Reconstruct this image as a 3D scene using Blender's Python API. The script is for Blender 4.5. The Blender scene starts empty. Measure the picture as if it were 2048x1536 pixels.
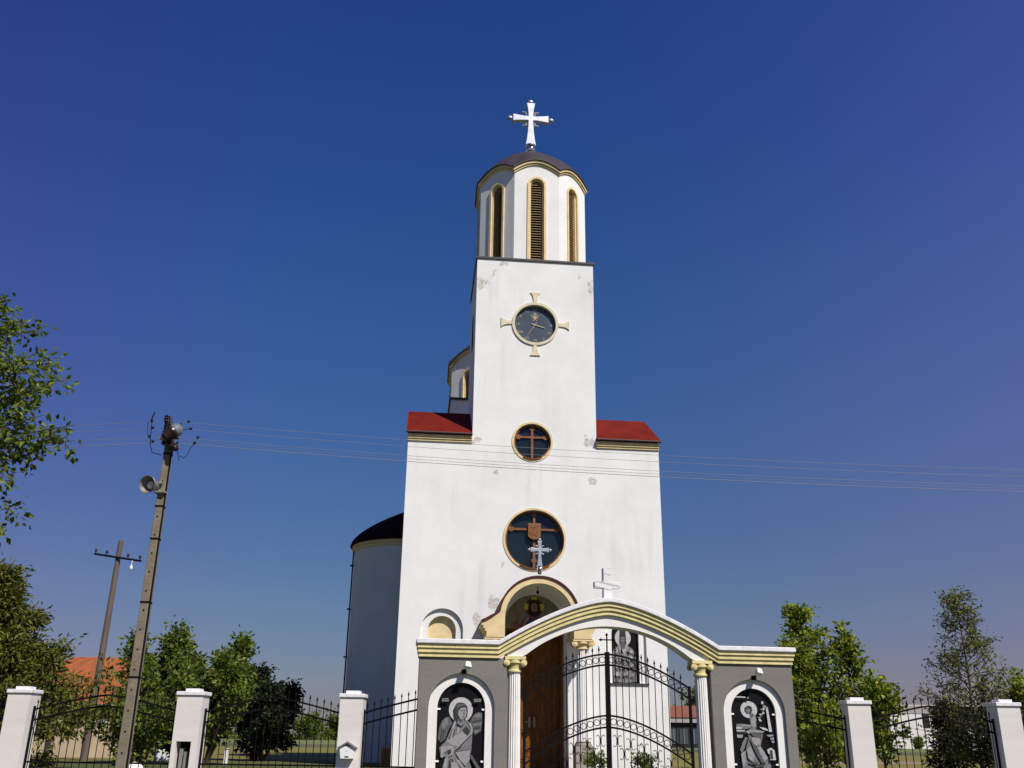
import bpy, bmesh, math, random
from mathutils import Vector, Matrix
from mathutils.geometry import tessellate_polygon
R = math.radians
PI = math.pi
scn = bpy.context.scene
COL = scn.collection
random.seed(7)

# ------------------------------------------------------------------ camera
cam_d = bpy.data.cameras.new('camera')
cam = bpy.data.objects.new('camera', cam_d); COL.objects.link(cam)
cam_d.sensor_width = 36.0
cam_d.lens = 36.0 * 1879.0 / 2048.0
cam_d.clip_start = 0.1; cam_d.clip_end = 8000
pitch, roll = R(20.7), 0.0135
F = Vector((0, math.cos(pitch), math.sin(pitch)))
R0 = Vector((1, 0, 0)); U0 = R0.cross(F)
RT = R0 * math.cos(roll) + U0 * math.sin(roll); UP = RT.cross(F)
mw = Matrix((RT, UP, -F)).transposed().to_4x4()
mw.translation = Vector((0, 0, 1.65))
cam.matrix_world = mw
scn.camera = cam

# ------------------------------------------------------------------ light
SUN_EL, SUN_AZ = R(48), R(38.5)          # azimuth: to the right of straight behind the camera
sun_dir = Vector((math.sin(SUN_AZ) * math.cos(SUN_EL), -math.cos(SUN_AZ) * math.cos(SUN_EL), math.sin(SUN_EL)))
sd = bpy.data.lights.new('sun', 'SUN'); sd.energy = 5.0; sd.angle = R(0.53); sd.color = (1.0, 0.95, 0.87)
so = bpy.data.objects.new('sun', sd); COL.objects.link(so)
so.rotation_euler = sun_dir.to_track_quat('Z', 'Y').to_euler(); so.location = (0, 0, 60)
world = bpy.data.worlds.new('World'); scn.world = world; world.use_nodes = True
wn, wl = world.node_tree.nodes, world.node_tree.links
sky = wn.new('ShaderNodeTexSky'); sky.sky_type = 'NISHITA'; sky.sun_disc = False
sky.sun_elevation = SUN_EL; sky.sun_rotation = PI - SUN_AZ
sky.air_density = 1.0; sky.dust_density = 0.25; sky.ozone_density = 3.0; sky.altitude = 100
hs = wn.new('ShaderNodeHueSaturation'); hs.inputs['Saturation'].default_value = 1.25
hs.inputs['Hue'].default_value = 0.515
bg = wn['Background']; bg.inputs['Strength'].default_value = 0.055
wl.new(sky.outputs[0], hs.inputs['Color'])
wg = wn.new('ShaderNodeTexCoord'); wsep = wn.new('ShaderNodeSeparateXYZ'); wl.new(wg.outputs['Generated'], wsep.inputs[0])
wr = wn.new('ShaderNodeValToRGB'); wl.new(wsep.outputs['Z'], wr.inputs['Fac'])      # air colour by height above the horizon
EL = wr.color_ramp.elements
EL[0].position = 0.0; EL[0].color = (.52, .45, .66, 1)
EL[1].position = 1.0; EL[1].color = (1.0, 1.1, 1.6, 1)
for q_, c_ in ((.04, (.62, .54, .73)), (.134, (.81, .82, .87)), (.28, (1.05, 1.10, 1.18)), (.44, (1.12, 1.30, 1.42)), (.66, (1.02, 1.18, 1.58))):
    e_ = EL.new(q_); e_.color = (*c_, 1)
wm = wn.new('ShaderNodeMix'); wm.data_type = 'RGBA'; wm.blend_type = 'MULTIPLY'; wm.inputs[0].default_value = 1; wm.clamp_result = False
wl.new(hs.outputs[0], wm.inputs[6]); wl.new(wr.outputs[0], wm.inputs[7]); wr2 = wn.new('ShaderNodeValToRGB'); wmr = wn.new('ShaderNodeMapRange'); wmr.inputs['From Min'].default_value = -.6; wmr.inputs['From Max'].default_value = .6
wl.new(wsep.outputs['X'], wmr.inputs['Value']); wl.new(wmr.outputs[0], wr2.inputs['Fac'])      # lens-edge violet tint put into the sky, strongest at right
E2 = wr2.color_ramp.elements
E2[0].position = .12; E2[0].color = (1.22, .85, 1.0, 1)
E2[1].position = .90; E2[1].color = (1.9, 1.18, 1.19, 1)
for q_, c_ in ((.30, (1.0, 1.0, 1.02)), (.55, (.96, 1.02, 1.0)), (.70, (1.24, 1.06, 1.05))):
    e_ = E2.new(q_); e_.color = (*c_, 1)
wm2 = wn.new('ShaderNodeMix'); wm2.data_type = 'RGBA'; wm2.blend_type = 'MULTIPLY'; wm2.clamp_result = False
wmz = wn.new('ShaderNodeMapRange'); wmz.inputs['From Max'].default_value = .34; wmz.inputs['To Min'].default_value = .30
wl.new(wsep.outputs['Z'], wmz.inputs['Value']); wl.new(wmz.outputs[0], wm2.inputs[0])
wl.new(wm.outputs[2], wm2.inputs[6]); wl.new(wr2.outputs[0], wm2.inputs[7]); wl.new(wm2.outputs[2], bg.inputs['Color'])

scn.view_settings.view_transform = 'Standard'; scn.view_settings.look = 'None'
scn.view_settings.exposure = 0.06; scn.view_settings.gamma = 1.0
scn.view_settings.use_curve_mapping = False

# ------------------------------------------------------------------ materials
def mat(name, col, rough=0.8, metal=0.0, var=0.0, vscale=3.0, bump=0.0, bscale=60.0, col2=None, spec=0.3, stretch=(1, 1, 1), detail=5.0):
    m = bpy.data.materials.new(name); m.use_nodes = True
    n, l = m.node_tree.nodes, m.node_tree.links
    b = n['Principled BSDF']
    b.inputs['Roughness'].default_value = rough; b.inputs['Metallic'].default_value = metal
    b.inputs['Specular IOR Level'].default_value = spec
    c1 = (*col, 1)
    b.inputs['Base Color'].default_value = c1
    tc = n.new('ShaderNodeTexCoord'); mp = n.new('ShaderNodeMapping'); mp.inputs['Scale'].default_value = stretch
    l.new(tc.outputs['Object'], mp.inputs['Vector'])
    if var > 0 or col2:
        nz = n.new('ShaderNodeTexNoise'); nz.inputs['Scale'].default_value = vscale; nz.inputs['Detail'].default_value = detail
        nz.inputs['Roughness'].default_value = 0.62
        l.new(mp.outputs[0], nz.inputs['Vector'])
        cr = n.new('ShaderNodeValToRGB'); cr.color_ramp.elements[0].position = 0.32; cr.color_ramp.elements[1].position = 0.68
        c2 = col2 if col2 else tuple(max(0, c * (1 - var)) for c in col)
        cr.color_ramp.elements[0].color = (*c2, 1); cr.color_ramp.elements[1].color = c1
        l.new(nz.outputs['Fac'], cr.inputs['Fac']); l.new(cr.outputs['Color'], b.inputs['Base Color'])
    if bump > 0:
        nb = n.new('ShaderNodeTexNoise'); nb.inputs['Scale'].default_value = bscale; nb.inputs['Detail'].default_value = 4
        l.new(mp.outputs[0], nb.inputs['Vector'])
        bp = n.new('ShaderNodeBump'); bp.inputs['Strength'].default_value = bump; bp.inputs['Distance'].default_value = 0.02
        l.new(nb.outputs['Fac'], bp.inputs['Height']); l.new(bp.outputs[0], b.inputs['Normal'])
    return m

def plaster(name, base, patches, grey=(0.40, 0.37, 0.33), streak=0.12):
    """White wall paint with soft soiling, vertical run marks and flaked patches (x, z, half width, half height)."""
    m = mat(name, base, 0.85, bump=0.25, bscale=25, spec=0.2)
    n, l = m.node_tree.nodes, m.node_tree.links
    b = n['Principled BSDF']
    tc = n.new('ShaderNodeTexCoord'); sp = n.new('ShaderNodeSeparateXYZ'); l.new(tc.outputs['Object'], sp.inputs[0])
    def math_(op, a, c=None):
        k = n.new('ShaderNodeMath'); k.operation = op
        for i, v in enumerate((a, c)):
            if v is None: continue
            if isinstance(v, (int, float)): k.inputs[i].default_value = v
            else: l.new(v, k.inputs[i])
        return k.outputs[0]
    def noise(scale, detail=6, st=(1, 1, 1), rough=0.6):
        mp = n.new('ShaderNodeMapping'); mp.inputs['Scale'].default_value = st; l.new(tc.outputs['Object'], mp.inputs[0])
        z = n.new('ShaderNodeTexNoise'); z.inputs['Scale'].default_value = scale; z.inputs['Detail'].default_value = detail
        z.inputs['Roughness'].default_value = rough
        l.new(mp.outputs[0], z.inputs['Vector']); return z.outputs['Fac']
    def ramp(v, a, c):
        k = n.new('ShaderNodeMapRange'); k.inputs['From Min'].default_value = a; k.inputs['From Max'].default_value = c
        l.new(v, k.inputs['Value']); return k.outputs[0]
    def mix(f, a, c):
        k = n.new('ShaderNodeMix'); k.data_type = 'RGBA'
        if isinstance(f, (int, float)): k.inputs[0].default_value = f
        else: l.new(f, k.inputs[0])
        for i, v in ((6, a), (7, c)):
            if isinstance(v, tuple): k.inputs[i].default_value = (*v, 1)
            else: l.new(v, k.inputs[i])
        return k.outputs[2]
    soft = ramp(noise(0.75, 6), 0.40, 0.70)
    c = mix(math_('MULTIPLY', soft, 0.5), base, tuple(x * y for x, y in zip(base, (0.80, 0.80, 0.80))))
    run = ramp(noise(3.2, 5, (1.0, 1.0, 0.07), 0.55), 0.50, 0.74)
    big = ramp(noise(0.35, 2), 0.45, 0.62)
    c = mix(math_('MULTIPLY', math_('MULTIPLY', run, big), streak * 4), c, tuple(x * y for x, y in zip(base, (0.70, 0.69, 0.66))))
    fine = ramp(noise(9, 6), 0.60, 0.72)
    c = mix(math_('MULTIPLY', fine, 0.12), c, (0.45, 0.44, 0.42))
    if patches:
        tot = None
        for (px, pz, rx, rz) in patches:
            dx = math_('DIVIDE', math_('SUBTRACT', sp.outputs['X'], px), rx)
            dz = math_('DIVIDE', math_('SUBTRACT', sp.outputs['Z'], pz), rz)
            d = math_('ADD', math_('MULTIPLY', dx, dx), math_('MULTIPLY', dz, dz))
            v = math_('SUBTRACT', 1.0, d)
            tot = v if tot is None else math_('MAXIMUM', tot, v)
        nn = noise(3.4, 9, (1, 1, .55), 0.66)
        mk = math_('ADD', math_('MULTIPLY', tot, 0.20), nn)
        mk = math_('MULTIPLY', math_('MULTIPLY', ramp(mk, 0.63, 0.68), ramp(tot, 0.0, 0.15)), 0.85)
        gcol = mix(ramp(noise(11, 6), .35, .65), tuple(g * 0.8 for g in grey), tuple(min(1, g * 1.75) for g in grey))
        c = mix(mk, c, gcol)
    l.new(c, b.inputs['Base Color'])
    return m

WHITE = (0.785, 0.785, 0.755)
M = {}
M['facade'] = plaster('white_plaster_facade', WHITE, [(-1.95, 17.0, .38, .42), (-1.55, 17.35, .35, .3), (-1.15, 17.8, .25, .16), (2.05, 17.0, .2, .4), (1.6, 17.35, .12, .3),
     (1.85, 11.25, .38, .42), (-1.9, 11.05, .35, .18), (-1.35, 9.95, .3, .14), (2.0, 9.8, .25, .2), (-1.75, 5.05, .28, .5), (-1.3, 5.7, .3, .3), (-1.0, 6.9, .16, .2), (2.2, 5.6, .3, .15)])
M['plaster'] = plaster('white_plaster', WHITE, [])
M['plaster_apse'] = plaster('grey_white_plaster', (0.68, 0.68, 0.60), [], streak=0.14)  # apse plaster, slightly greyer than the other walls
M['cream_trim'] = mat('cream_trim_paint', (0.74, 0.66, 0.47), 0.8, var=0.22, vscale=5, bump=0.15, bscale=40)
M['yellow'] = mat('yellow_trim_paint', (0.79, 0.62, 0.335), 0.78, var=0.22, vscale=3.5, bump=0.1, bscale=40)
M['yellow_gate'] = mat('yellow_gate_paint', (0.80, 0.68, 0.33), 0.8, var=0.28, vscale=7, bump=0.12, bscale=50)
M['white_trim'] = mat('white_trim_paint', (0.80, 0.77, 0.74), 0.75, var=0.08, vscale=4, bump=0.15, bscale=40)
M['coping'] = mat('white_coping', (0.82, 0.80, 0.82), 0.7, var=0.22, vscale=9, bump=0.2, bscale=40)
M['pillar'] = mat('cream_pillar_plaster', (0.74, 0.69, 0.65), 0.85, var=0.12, vscale=1.6, bump=0.10, bscale=45, stretch=(.4, .4, 2.2))
M['grey_wall'] = mat('grey_textured_plaster', (0.245, 0.225, 0.205), 0.92, var=0.16, vscale=1.3, bump=0.7, bscale=90, stretch=(.35, .35, 2.0))
M['red_roof'] = mat('dark_red_sheet_roof', (0.155, 0.014, 0.007), 0.8, spec=.08, var=0.3, vscale=1.8, bump=0.3, bscale=30)
M['flash'] = mat('dark_flashing', (0.07, 0.06, 0.065), 0.6)
M['dome'] = mat('weathered_dark_metal_roof', (0.062, 0.050, 0.056), 0.55, metal=0.2, var=0.35, vscale=5, bump=0.2, bscale=20)
M['shaded_roof'] = mat('shade_darkened_red_roof', (0.018, 0.008, 0.008), 0.9, spec=.05, var=0.3)  # dark red apse roof, its shade painted in as near-black
M['glass'] = mat('dark_window_glass', (0.010, 0.018, 0.022), 0.12, spec=0.5)
M['wood'] = mat('brown_window_wood', (0.25, 0.095, 0.030), 0.6, var=0.35, vscale=14, stretch=(1, 1, .25))
M['wood_dark'] = mat('carved_door_wood', (0.24, 0.092, 0.018), 0.6, spec=.12, var=0.55, vscale=9, bump=0.4, bscale=25, stretch=(1, 1, .3))
M['louvre'] = mat('louvre_slat_wood', (0.40, 0.27, 0.12), 0.7, var=0.35, vscale=12)
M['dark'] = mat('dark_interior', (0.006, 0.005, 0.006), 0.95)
M['gold'] = mat('dull_gold', (0.36, 0.31, 0.20), 0.6, metal=0.1)
M['clock'] = mat('blue_grey_clock_dial', (0.062, 0.082, 0.115), 0.35, var=0.25, vscale=3)
M['silver'] = mat('polished_sheet_metal', (0.50, 0.52, 0.58), 0.45, metal=0.55, var=0.3, vscale=4)
M['chrome'] = mat('silver_ball', (0.8, 0.8, 0.82), 0.15, metal=1.0)
M['iron'] = mat('black_painted_iron', (0.007, 0.006, 0.007), 0.7, spec=0.07)
M['granite'] = mat('black_granite', (0.008, 0.008, 0.009), 0.4, var=0.3, vscale=60, spec=0.15)
for nm, v in (('e1', .045), ('e2', .11), ('e3', .20), ('e4', .33), ('e5', .55)):
    M[nm] = mat('engraved_grey_' + nm[1], (v * 1.02, v, v * 1.0), 0.8, var=0.35, vscale=26, detail=7)
M['lamp_white'] = mat('white_lamp_enamel', (0.85, 0.85, 0.83), 0.4)
M['concrete'] = mat('weathered_concrete', (0.24, 0.20, 0.145), 0.9, var=0.3, vscale=5, bump=0.4, bscale=30)
M['oldwood'] = mat('weathered_pole_wood', (0.15, 0.115, 0.095), 0.9, var=0.35, vscale=8, stretch=(1, 1, .12))
M['porcelain'] = mat('brown_porcelain', (0.03, 0.018, 0.015), 0.3)
M['greymetal'] = mat('dull_grey_metal', (0.33, 0.32, 0.30), 0.5, metal=0.4, var=0.2)
M['lens'] = mat('milky_lamp_bowl', (0.13, 0.14, 0.16), 0.5)
M['wire'] = mat('aluminium_wire', (0.32, 0.30, 0.29), 0.6, metal=0.3)
M['bark'] = mat('tree_bark', (0.11, 0.08, 0.055), 0.95, var=0.4, vscale=10, stretch=(1, 1, .2))
M['palebark'] = mat('pale_birch_bark', (0.42, 0.38, 0.33), 0.9, var=0.4, vscale=9, stretch=(1, 1, 2))
M['orange_tile'] = mat('orange_roof_tiles', (0.36, 0.105, 0.032), 0.85, var=0.4, vscale=3, bump=0.5, bscale=12)
M['brown_tile'] = mat('brown_roof_tiles', (0.24, 0.085, 0.05), 0.85, var=0.25, vscale=1.5)
M['cream'] = mat('cream_wall', (0.50, 0.40, 0.27), 0.9, var=0.2, vscale=1.5)
M['far_white'] = mat('far_white_wall', (0.70, 0.66, 0.64), 0.9, var=0.06)
M['far_grey'] = mat('grey_fascia_panel', (0.36, 0.33, 0.33), 0.8)
M['far_dark'] = mat('dark_opening', (0.018, 0.014, 0.018), 0.7)
M['far_glass'] = mat('grey_pane', (0.06, 0.07, 0.08), 0.3)
M['orange'] = mat('orange_paint', (0.50, 0.20, 0.03), 0.6, var=0.3, vscale=6)
M['blue'] = mat('blue_paint', (0.03, 0.10, 0.42), 0.5)
M['red'] = mat('dark_red_paint', (0.16, 0.012, 0.016), 0.6)
M['white_paint'] = mat('white_metal_paint', (0.80, 0.80, 0.80), 0.5)

def leafmat(name, col, trans=0.35):
    m = bpy.data.materials.new(name); m.use_nodes = True
    n, l = m.node_tree.nodes, m.node_tree.links
    b = n['Principled BSDF']; b.inputs['Roughness'].default_value = 0.55; b.inputs['Specular IOR Level'].default_value = 0.25
    nz = n.new('ShaderNodeTexNoise'); nz.inputs['Scale'].default_value = 2.2; nz.inputs['Detail'].default_value = 3
    tc = n.new('ShaderNodeTexCoord'); l.new(tc.outputs['Object'], nz.inputs['Vector'])
    cr = n.new('ShaderNodeValToRGB'); cr.color_ramp.elements[0].position = .35; cr.color_ramp.elements[1].position = .65
    cr.color_ramp.elements[0].color = (*[c * .7 for c in col], 1); cr.color_ramp.elements[1].color = (*[c * 1.2 for c in col], 1)
    l.new(nz.outputs['Fac'], cr.inputs['Fac']); l.new(cr.outputs[0], b.inputs['Base Color'])
    t = n.new('ShaderNodeBsdfTranslucent'); mx = n.new('ShaderNodeMixShader'); mx.inputs[0].default_value = trans
    hs_ = n.new('ShaderNodeMix'); hs_.data_type = 'RGBA'; hs_.blend_type = 'MULTIPLY'; hs_.inputs[0].default_value = 1
    l.new(cr.outputs[0], hs_.inputs[6]); hs_.inputs[7].default_value = (1.5, 1.35, .5, 1)
    l.new(hs_.outputs[2], t.inputs['Color'])
    l.new(b.outputs[0], mx.inputs[1]); l.new(t.outputs[0], mx.inputs[2]); l.new(mx.outputs[0], n['Material Output'].inputs['Surface'])
    return m
LEAF = {
 'maple': [leafmat('maple_leaf_mid', (.105, .155, .020)), leafmat('maple_leaf_dark', (.045, .072, .012)), leafmat('maple_leaf_light', (.20, .25, .036))],
 'young': [leafmat('young_leaf_mid', (.155, .22, .024)), leafmat('young_leaf_dark', (.068, .11, .014)), leafmat('young_leaf_light', (.32, .35, .036))],
 'birch': [leafmat('birch_leaf_mid', (.13, .155, .034)), leafmat('birch_leaf_dark', (.065, .068, .022)), leafmat('birch_leaf_light', (.23, .25, .06))],
 'plum': [leafmat('plum_leaf_mid', (.011, .016, .006), .05), leafmat('plum_leaf_dark', (.006, .007, .004), .05), leafmat('plum_leaf_light', (.034, .060, .012), .15)],
 'conifer': [leafmat('conifer_frond_mid', (.105, .120, .016), .2), leafmat('conifer_frond_dark', (.040, .050, .009), .2), leafmat('conifer_frond_light', (.165, .17, .024), .2)],
 'thuja': [leafmat('thuja_frond_mid', (.036, .044, .012), .1), leafmat('thuja_frond_dark', (.020, .022, .009), .1), leafmat('thuja_frond_light', (.056, .064, .017), .1)],
}

# ------------------------------------------------------------------ mesh builder
class MB:
    def __init__(s, xf=None):
        s.v = []; s.f = []; s.m = []; s.xf = xf or Matrix(); s.mi = 0
    def pt(s, p):
        s.v.append(tuple(s.xf @ Vector(p))); return len(s.v) - 1
    def face(s, pts):
        ids = [s.pt(p) for p in pts]; s.f.append(ids); s.m.append(s.mi)
    def box(s, x0, x1, y0, y1, z0, z1):
        a = [s.pt((x, y, z)) for z in (z0, z1) for y in (y0, y1) for x in (x0, x1)]
        for q in ((0, 2, 3, 1), (4, 5, 7, 6), (0, 1, 5, 4), (2, 6, 7, 3), (0, 4, 6, 2), (1, 3, 7, 5)):
            s.f.append([a[i] for i in q]); s.m.append(s.mi)
    def flat(s, outer, holes, y):                     # polygon with holes in the XZ plane
        polys = [[Vector((p[0], p[1], 0)) for p in o] for o in [outer] + holes]
        allp = [p for o in [outer] + holes for p in o]
        ids = [s.pt((p[0], y, p[1])) for p in allp]
        for t in tessellate_polygon(polys):
            s.f.append([ids[i] for i in t]); s.m.append(s.mi)
    def rim(s, poly, y0, y1):
        n = len(poly)
        a = [s.pt((p[0], y0, p[1])) for p in poly]; b = [s.pt((p[0], y1, p[1])) for p in poly]
        for i in range(n):
            j = (i + 1) % n; s.f.append([a[i], a[j], b[j], b[i]]); s.m.append(s.mi)
    def prism(s, outer, y0, y1, holes=()):
        holes = list(holes)
        s.flat(outer, holes, y0); s.flat(outer, holes, y1); s.rim(outer, y0, y1)
        for h in holes: s.rim(h, y0, y1)
    def strip(s, lo, hi, y0, y1):                     # band between two equally long polylines, solid
        n = len(lo)
        L0 = [s.pt((p[0], y0, p[1])) for p in lo]; H0 = [s.pt((p[0], y0, p[1])) for p in hi]
        L1 = [s.pt((p[0], y1, p[1])) for p in lo]; H1 = [s.pt((p[0], y1, p[1])) for p in hi]
        def q(*k): s.f.append(list(k)); s.m.append(s.mi)
        for i in range(n - 1):
            q(L0[i], L0[i+1], H0[i+1], H0[i]); q(L1[i+1], L1[i], H1[i], H1[i+1])
            q(H0[i], H0[i+1], H1[i+1], H1[i]); q(L0[i+1], L0[i], L1[i], L1[i+1])
        q(L0[0], H0[0], H1[0], L1[0]); q(L0[-1], L1[-1], H1[-1], H0[-1])
    def tube(s, path, rad, n=6, cap=True):
        path = [Vector(p) for p in path]
        if isinstance(rad, (int, float)): rad = [rad] * len(path)
        rings = []
        prev = None
        for i, p in enumerate(path):
            d = (path[min(i + 1, len(path) - 1)] - path[max(i - 1, 0)]).normalized()
            if prev is None:
                a = d.cross(Vector((0, 0, 1)) if abs(d.z) < .9 else Vector((1, 0, 0))).normalized()
            else:
                a = (prev - d * prev.dot(d)).normalized()
            prev = a; b = d.cross(a)
            rings.append([s.pt(p + (a * math.cos(2 * PI * k / n) + b * math.sin(2 * PI * k / n)) * rad[i]) for k in range(n)])
        for i in range(len(rings) - 1):
            for k in range(n):
                j = (k + 1) % n; s.f.append([rings[i][k], rings[i][j], rings[i+1][j], rings[i+1][k]]); s.m.append(s.mi)
        if cap:
            s.f.append(rings[0][::-1]); s.m.append(s.mi); s.f.append(rings[-1]); s.m.append(s.mi)
    def lathe(s, prof, cx=0, cy=0, n=24, a0=0, a1=2 * PI, cap=True):
        full = abs(a1 - a0 - 2 * PI) < 1e-6
        m = n if full else n + 1
        rings = [[s.pt((cx + r * math.cos(a0 + (a1 - a0) * k / n), cy + r * math.sin(a0 + (a1 - a0) * k / n), z)) for k in range(m)] for r, z in prof]
        for i in range(len(rings) - 1):
            for k in range(n):
                j = (k + 1) % m; s.f.append([rings[i][k], rings[i][j], rings[i+1][j], rings[i+1][k]]); s.m.append(s.mi)
        if full and cap:
            s.f.append(rings[0][::-1]); s.m.append(s.mi); s.f.append(rings[-1]); s.m.append(s.mi)
    def ball(s, c, r, n=12, sq=(1, 1, 1)):
        rings = []
        for i in range(1, n // 2):
            t = PI * i / (n // 2)
            rings.append([s.pt((c[0] + r * sq[0] * math.sin(t) * math.cos(2 * PI * k / n), c[1] + r * sq[1] * math.sin(t) * math.sin(2 * PI * k / n), c[2] - r * sq[2] * math.cos(t))) for k in range(n)])
        bt = s.pt((c[0], c[1], c[2] - r * sq[2])); tp = s.pt((c[0], c[1], c[2] + r * sq[2]))
        for k in range(n):
            j = (k + 1) % n
            s.f.append([bt, rings[0][j], rings[0][k]]); s.m.append(s.mi); s.f.append([tp, rings[-1][k], rings[-1][j]]); s.m.append(s.mi)
            for i in range(len(rings) - 1):
                s.f.append([rings[i][k], rings[i][j], rings[i+1][j], rings[i+1][k]]); s.m.append(s.mi)
    def ring(s, c, r, t, n=20, yd=None):              # flat-lying torus in the XZ plane
        pts = [(c[0] + r * math.cos(2 * PI * k / n), c[1], c[2] + r * math.sin(2 * PI * k / n)) for k in range(n + 1)]
        s.tube(pts, t, 5, cap=False)
    def build(s, name, mats, parent=None, smooth=False, fix=True):
        me = bpy.data.meshes.new(name)
        me.from_pydata(s.v, [], s.f)
        ml = mats if isinstance(mats, (list, tuple)) else [mats]
        for m_ in ml: me.materials.append(M[m_] if isinstance(m_, str) else m_)
        me.polygons.foreach_set('material_index', s.m)
        me.update()
        if fix:
            bm = bmesh.new(); bm.from_mesh(me)
            bmesh.ops.remove_doubles(bm, verts=bm.verts, dist=1e-5)
            bmesh.ops.recalc_face_normals(bm, faces=bm.faces)
            bm.to_mesh(me); bm.free()
        if smooth:
            me.polygons.foreach_set('use_smooth', [True] * len(me.polygons))
            try: me.set_sharp_from_angle(angle=R(35))
            except Exception: pass
        o = bpy.data.objects.new(name, me); COL.objects.link(o)
        if parent is not None: o.parent = parent
        return o

def tag(o, label=None, cat=None, group=None, kind=None):
    if label:
        o['label'] = label
        if not kind: o['kind'] = 'thing'
    if cat: o['category'] = cat
    if group: o['group'] = group
    if kind: o['kind'] = kind
    return o
def thing(name, label, cat, loc=(0, 0, 0), rz=0.0, group=None):
    o = bpy.data.objects.new(name, None); COL.objects.link(o)
    o.empty_display_size = 0.3
    o.location = loc; o.rotation_euler = (0, 0, rz)
    return tag(o, label, cat, group)
def arc(cx, cz, r, a0, a1, n):
    return [(cx + r * math.cos(a0 + (a1 - a0) * i / n), cz + r * math.sin(a0 + (a1 - a0) * i / n)) for i in range(n + 1)]
def circle(cx, cz, r, n=48):
    return [(cx + r * math.cos(2 * PI * i / n), cz + r * math.sin(2 * PI * i / n)) for i in range(n)]
def arch(cx, z0, zs, r, n=20):                        # upside-down U, left foot first
    return [(cx - r, z0)] + arc(cx, zs, r, PI, 0, n) + [(cx + r, z0)]
def bevel(o, w=0.01, seg=2):
    b = o.modifiers.new('bevel', 'BEVEL'); b.width = w; b.segments = seg; b.limit_method = 'ANGLE'; b.angle_limit = R(40)
    return o

# ------------------------------------------------------------------ ground
def ground_mat():
    m = mat('meadow_grass', (.115, .105, .025), 0.95, col2=(.055, .070, .016), vscale=.18)
    n, l = m.node_tree.nodes, m.node_tree.links
    b = n['Principled BSDF']; src = b.inputs['Base Color'].links[0].from_socket
    tc = n.new('ShaderNodeTexCoord'); sp = n.new('ShaderNodeSeparateXYZ'); l.new(tc.outputs['Object'], sp.inputs[0])
    cr = n.new('ShaderNodeValToRGB'); cr.color_ramp.interpolation = 'EASE'
    mr = n.new('ShaderNodeMapRange'); mr.inputs['From Min'].default_value = 0; mr.inputs['From Max'].default_value = 400
    nz = n.new('ShaderNodeTexNoise'); nz.inputs['Scale'].default_value = .03; l.new(tc.outputs['Object'], nz.inputs['Vector'])
    ad = n.new('ShaderNodeMath'); ad.operation = 'MULTIPLY_ADD'; ad.inputs[1].default_value = 20
    l.new(nz.outputs['Fac'], ad.inputs[0]); l.new(sp.outputs['Y'], ad.inputs[2]); l.new(ad.outputs[0], mr.inputs['Value'])
    l.new(mr.outputs[0], cr.inputs['Fac'])
    E = cr.color_ramp.elements
    E[0].position = 0.0; E[0].color = (.05, .08, .018, 1)
    E[1].position = 1.0; E[1].color = (.15, .17, .055, 1)
    for p, c in ((.10, (.06, .08, .018)), (.125, (.21, .175, .03)), (.22, (.20, .17, .032)), (.245, (.085, .09, .04)), (.30, (.095, .10, .045)), (.34, (.17, .20, .065))):  # nearest band darkened as painted shade; farther bands are field strips
        e = E.new(p); e.color = (*c, 1)
    mx = n.new('ShaderNodeMix'); mx.data_type = 'RGBA'; mx.inputs[0].default_value = .65
    l.new(src, mx.inputs[6]); l.new(cr.outputs[0], mx.inputs[7]); l.new(mx.outputs[2], b.inputs['Base Color'])
    return m
g = MB()
prof = [(-400, 0), (-60, 0), (-8, 0), (10, 0.0), (17.6, 0.0), (18.75, 0.02), (19.4, .80), (24, .80), (60, .80), (160, .80), (500, .80), (1500, .8), (5000, .8)]
xs = [-4000, -800, -200, -60, -20, 0, 20, 60, 200, 800, 4000]
ids = [[g.pt((x, y, z)) for x in xs] for y, z in prof]
for i in range(len(prof) - 1):
    for k in range(len(xs) - 1):
        g.f.append([ids[i][k], ids[i][k+1], ids[i+1][k+1], ids[i+1][k]]); g.m.append(0)
tag(g.build('ground', ground_mat()), kind='structure')
rd = MB(); rd.box(-300, 300, -5, 8, -.2, .004)
tag(rd.build('road', mat('asphalt', (.055, .053, .052), .9, var=.25, vscale=2, bump=.4, bscale=80)), kind='structure')
kb = MB(); kb.box(-300, 300, 8.0, 8.18, -.2, .12)
tag(kb.build('kerb', mat('kerb_concrete', (.30, .29, .27), .9, var=.2)), kind='structure')
pm = MB(); pm.face([(1.5, 19.4, .804), (4.2, 19.6, .804), (2.4, 29.2, .804), (-.4, 29.0, .804)])
tag(pm.build('path', mat('paved_path', (.34, .30, .27), .9, var=.3, vscale=3)), kind='structure')
dp = MB(); dp.face([(12, 44, .804), (60, 62, .804), (60, 70, .804), (12, 48, .804)])
tag(dp.build('dirt_path', mat('dry_earth', (.30, .21, .15), .95, var=.3, vscale=1)), kind='structure')

# ------------------------------------------------------------------ the church
CY = R(5.5)
church = thing('church', 'tall white church with clock tower, belfry drum and dark red roofs', 'church', (0.798, 30.5, 0), CY)
GZ = 0.8
DOOR = arch(0.02, GZ, 4.35, .93, 16)
DOOR = [(-.93, GZ), (-.93, 4.93), (.97, 4.93), (.97, GZ)]
NL, NR, NZ0, NZS = -2.90, 2.94, 3.33, 4.82
W1, W2, CK = (0.01, 7.76), (-0.08, 11.09), (0.0, 15.47)
holes = [[(p[0], p[1]) for p in arch(NL, NZ0, NZS, .66)], arch(NR, NZ0, NZS, .66), circle(*W1, .97), circle(*W2, .63), circle(*CK, .74)]
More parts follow.
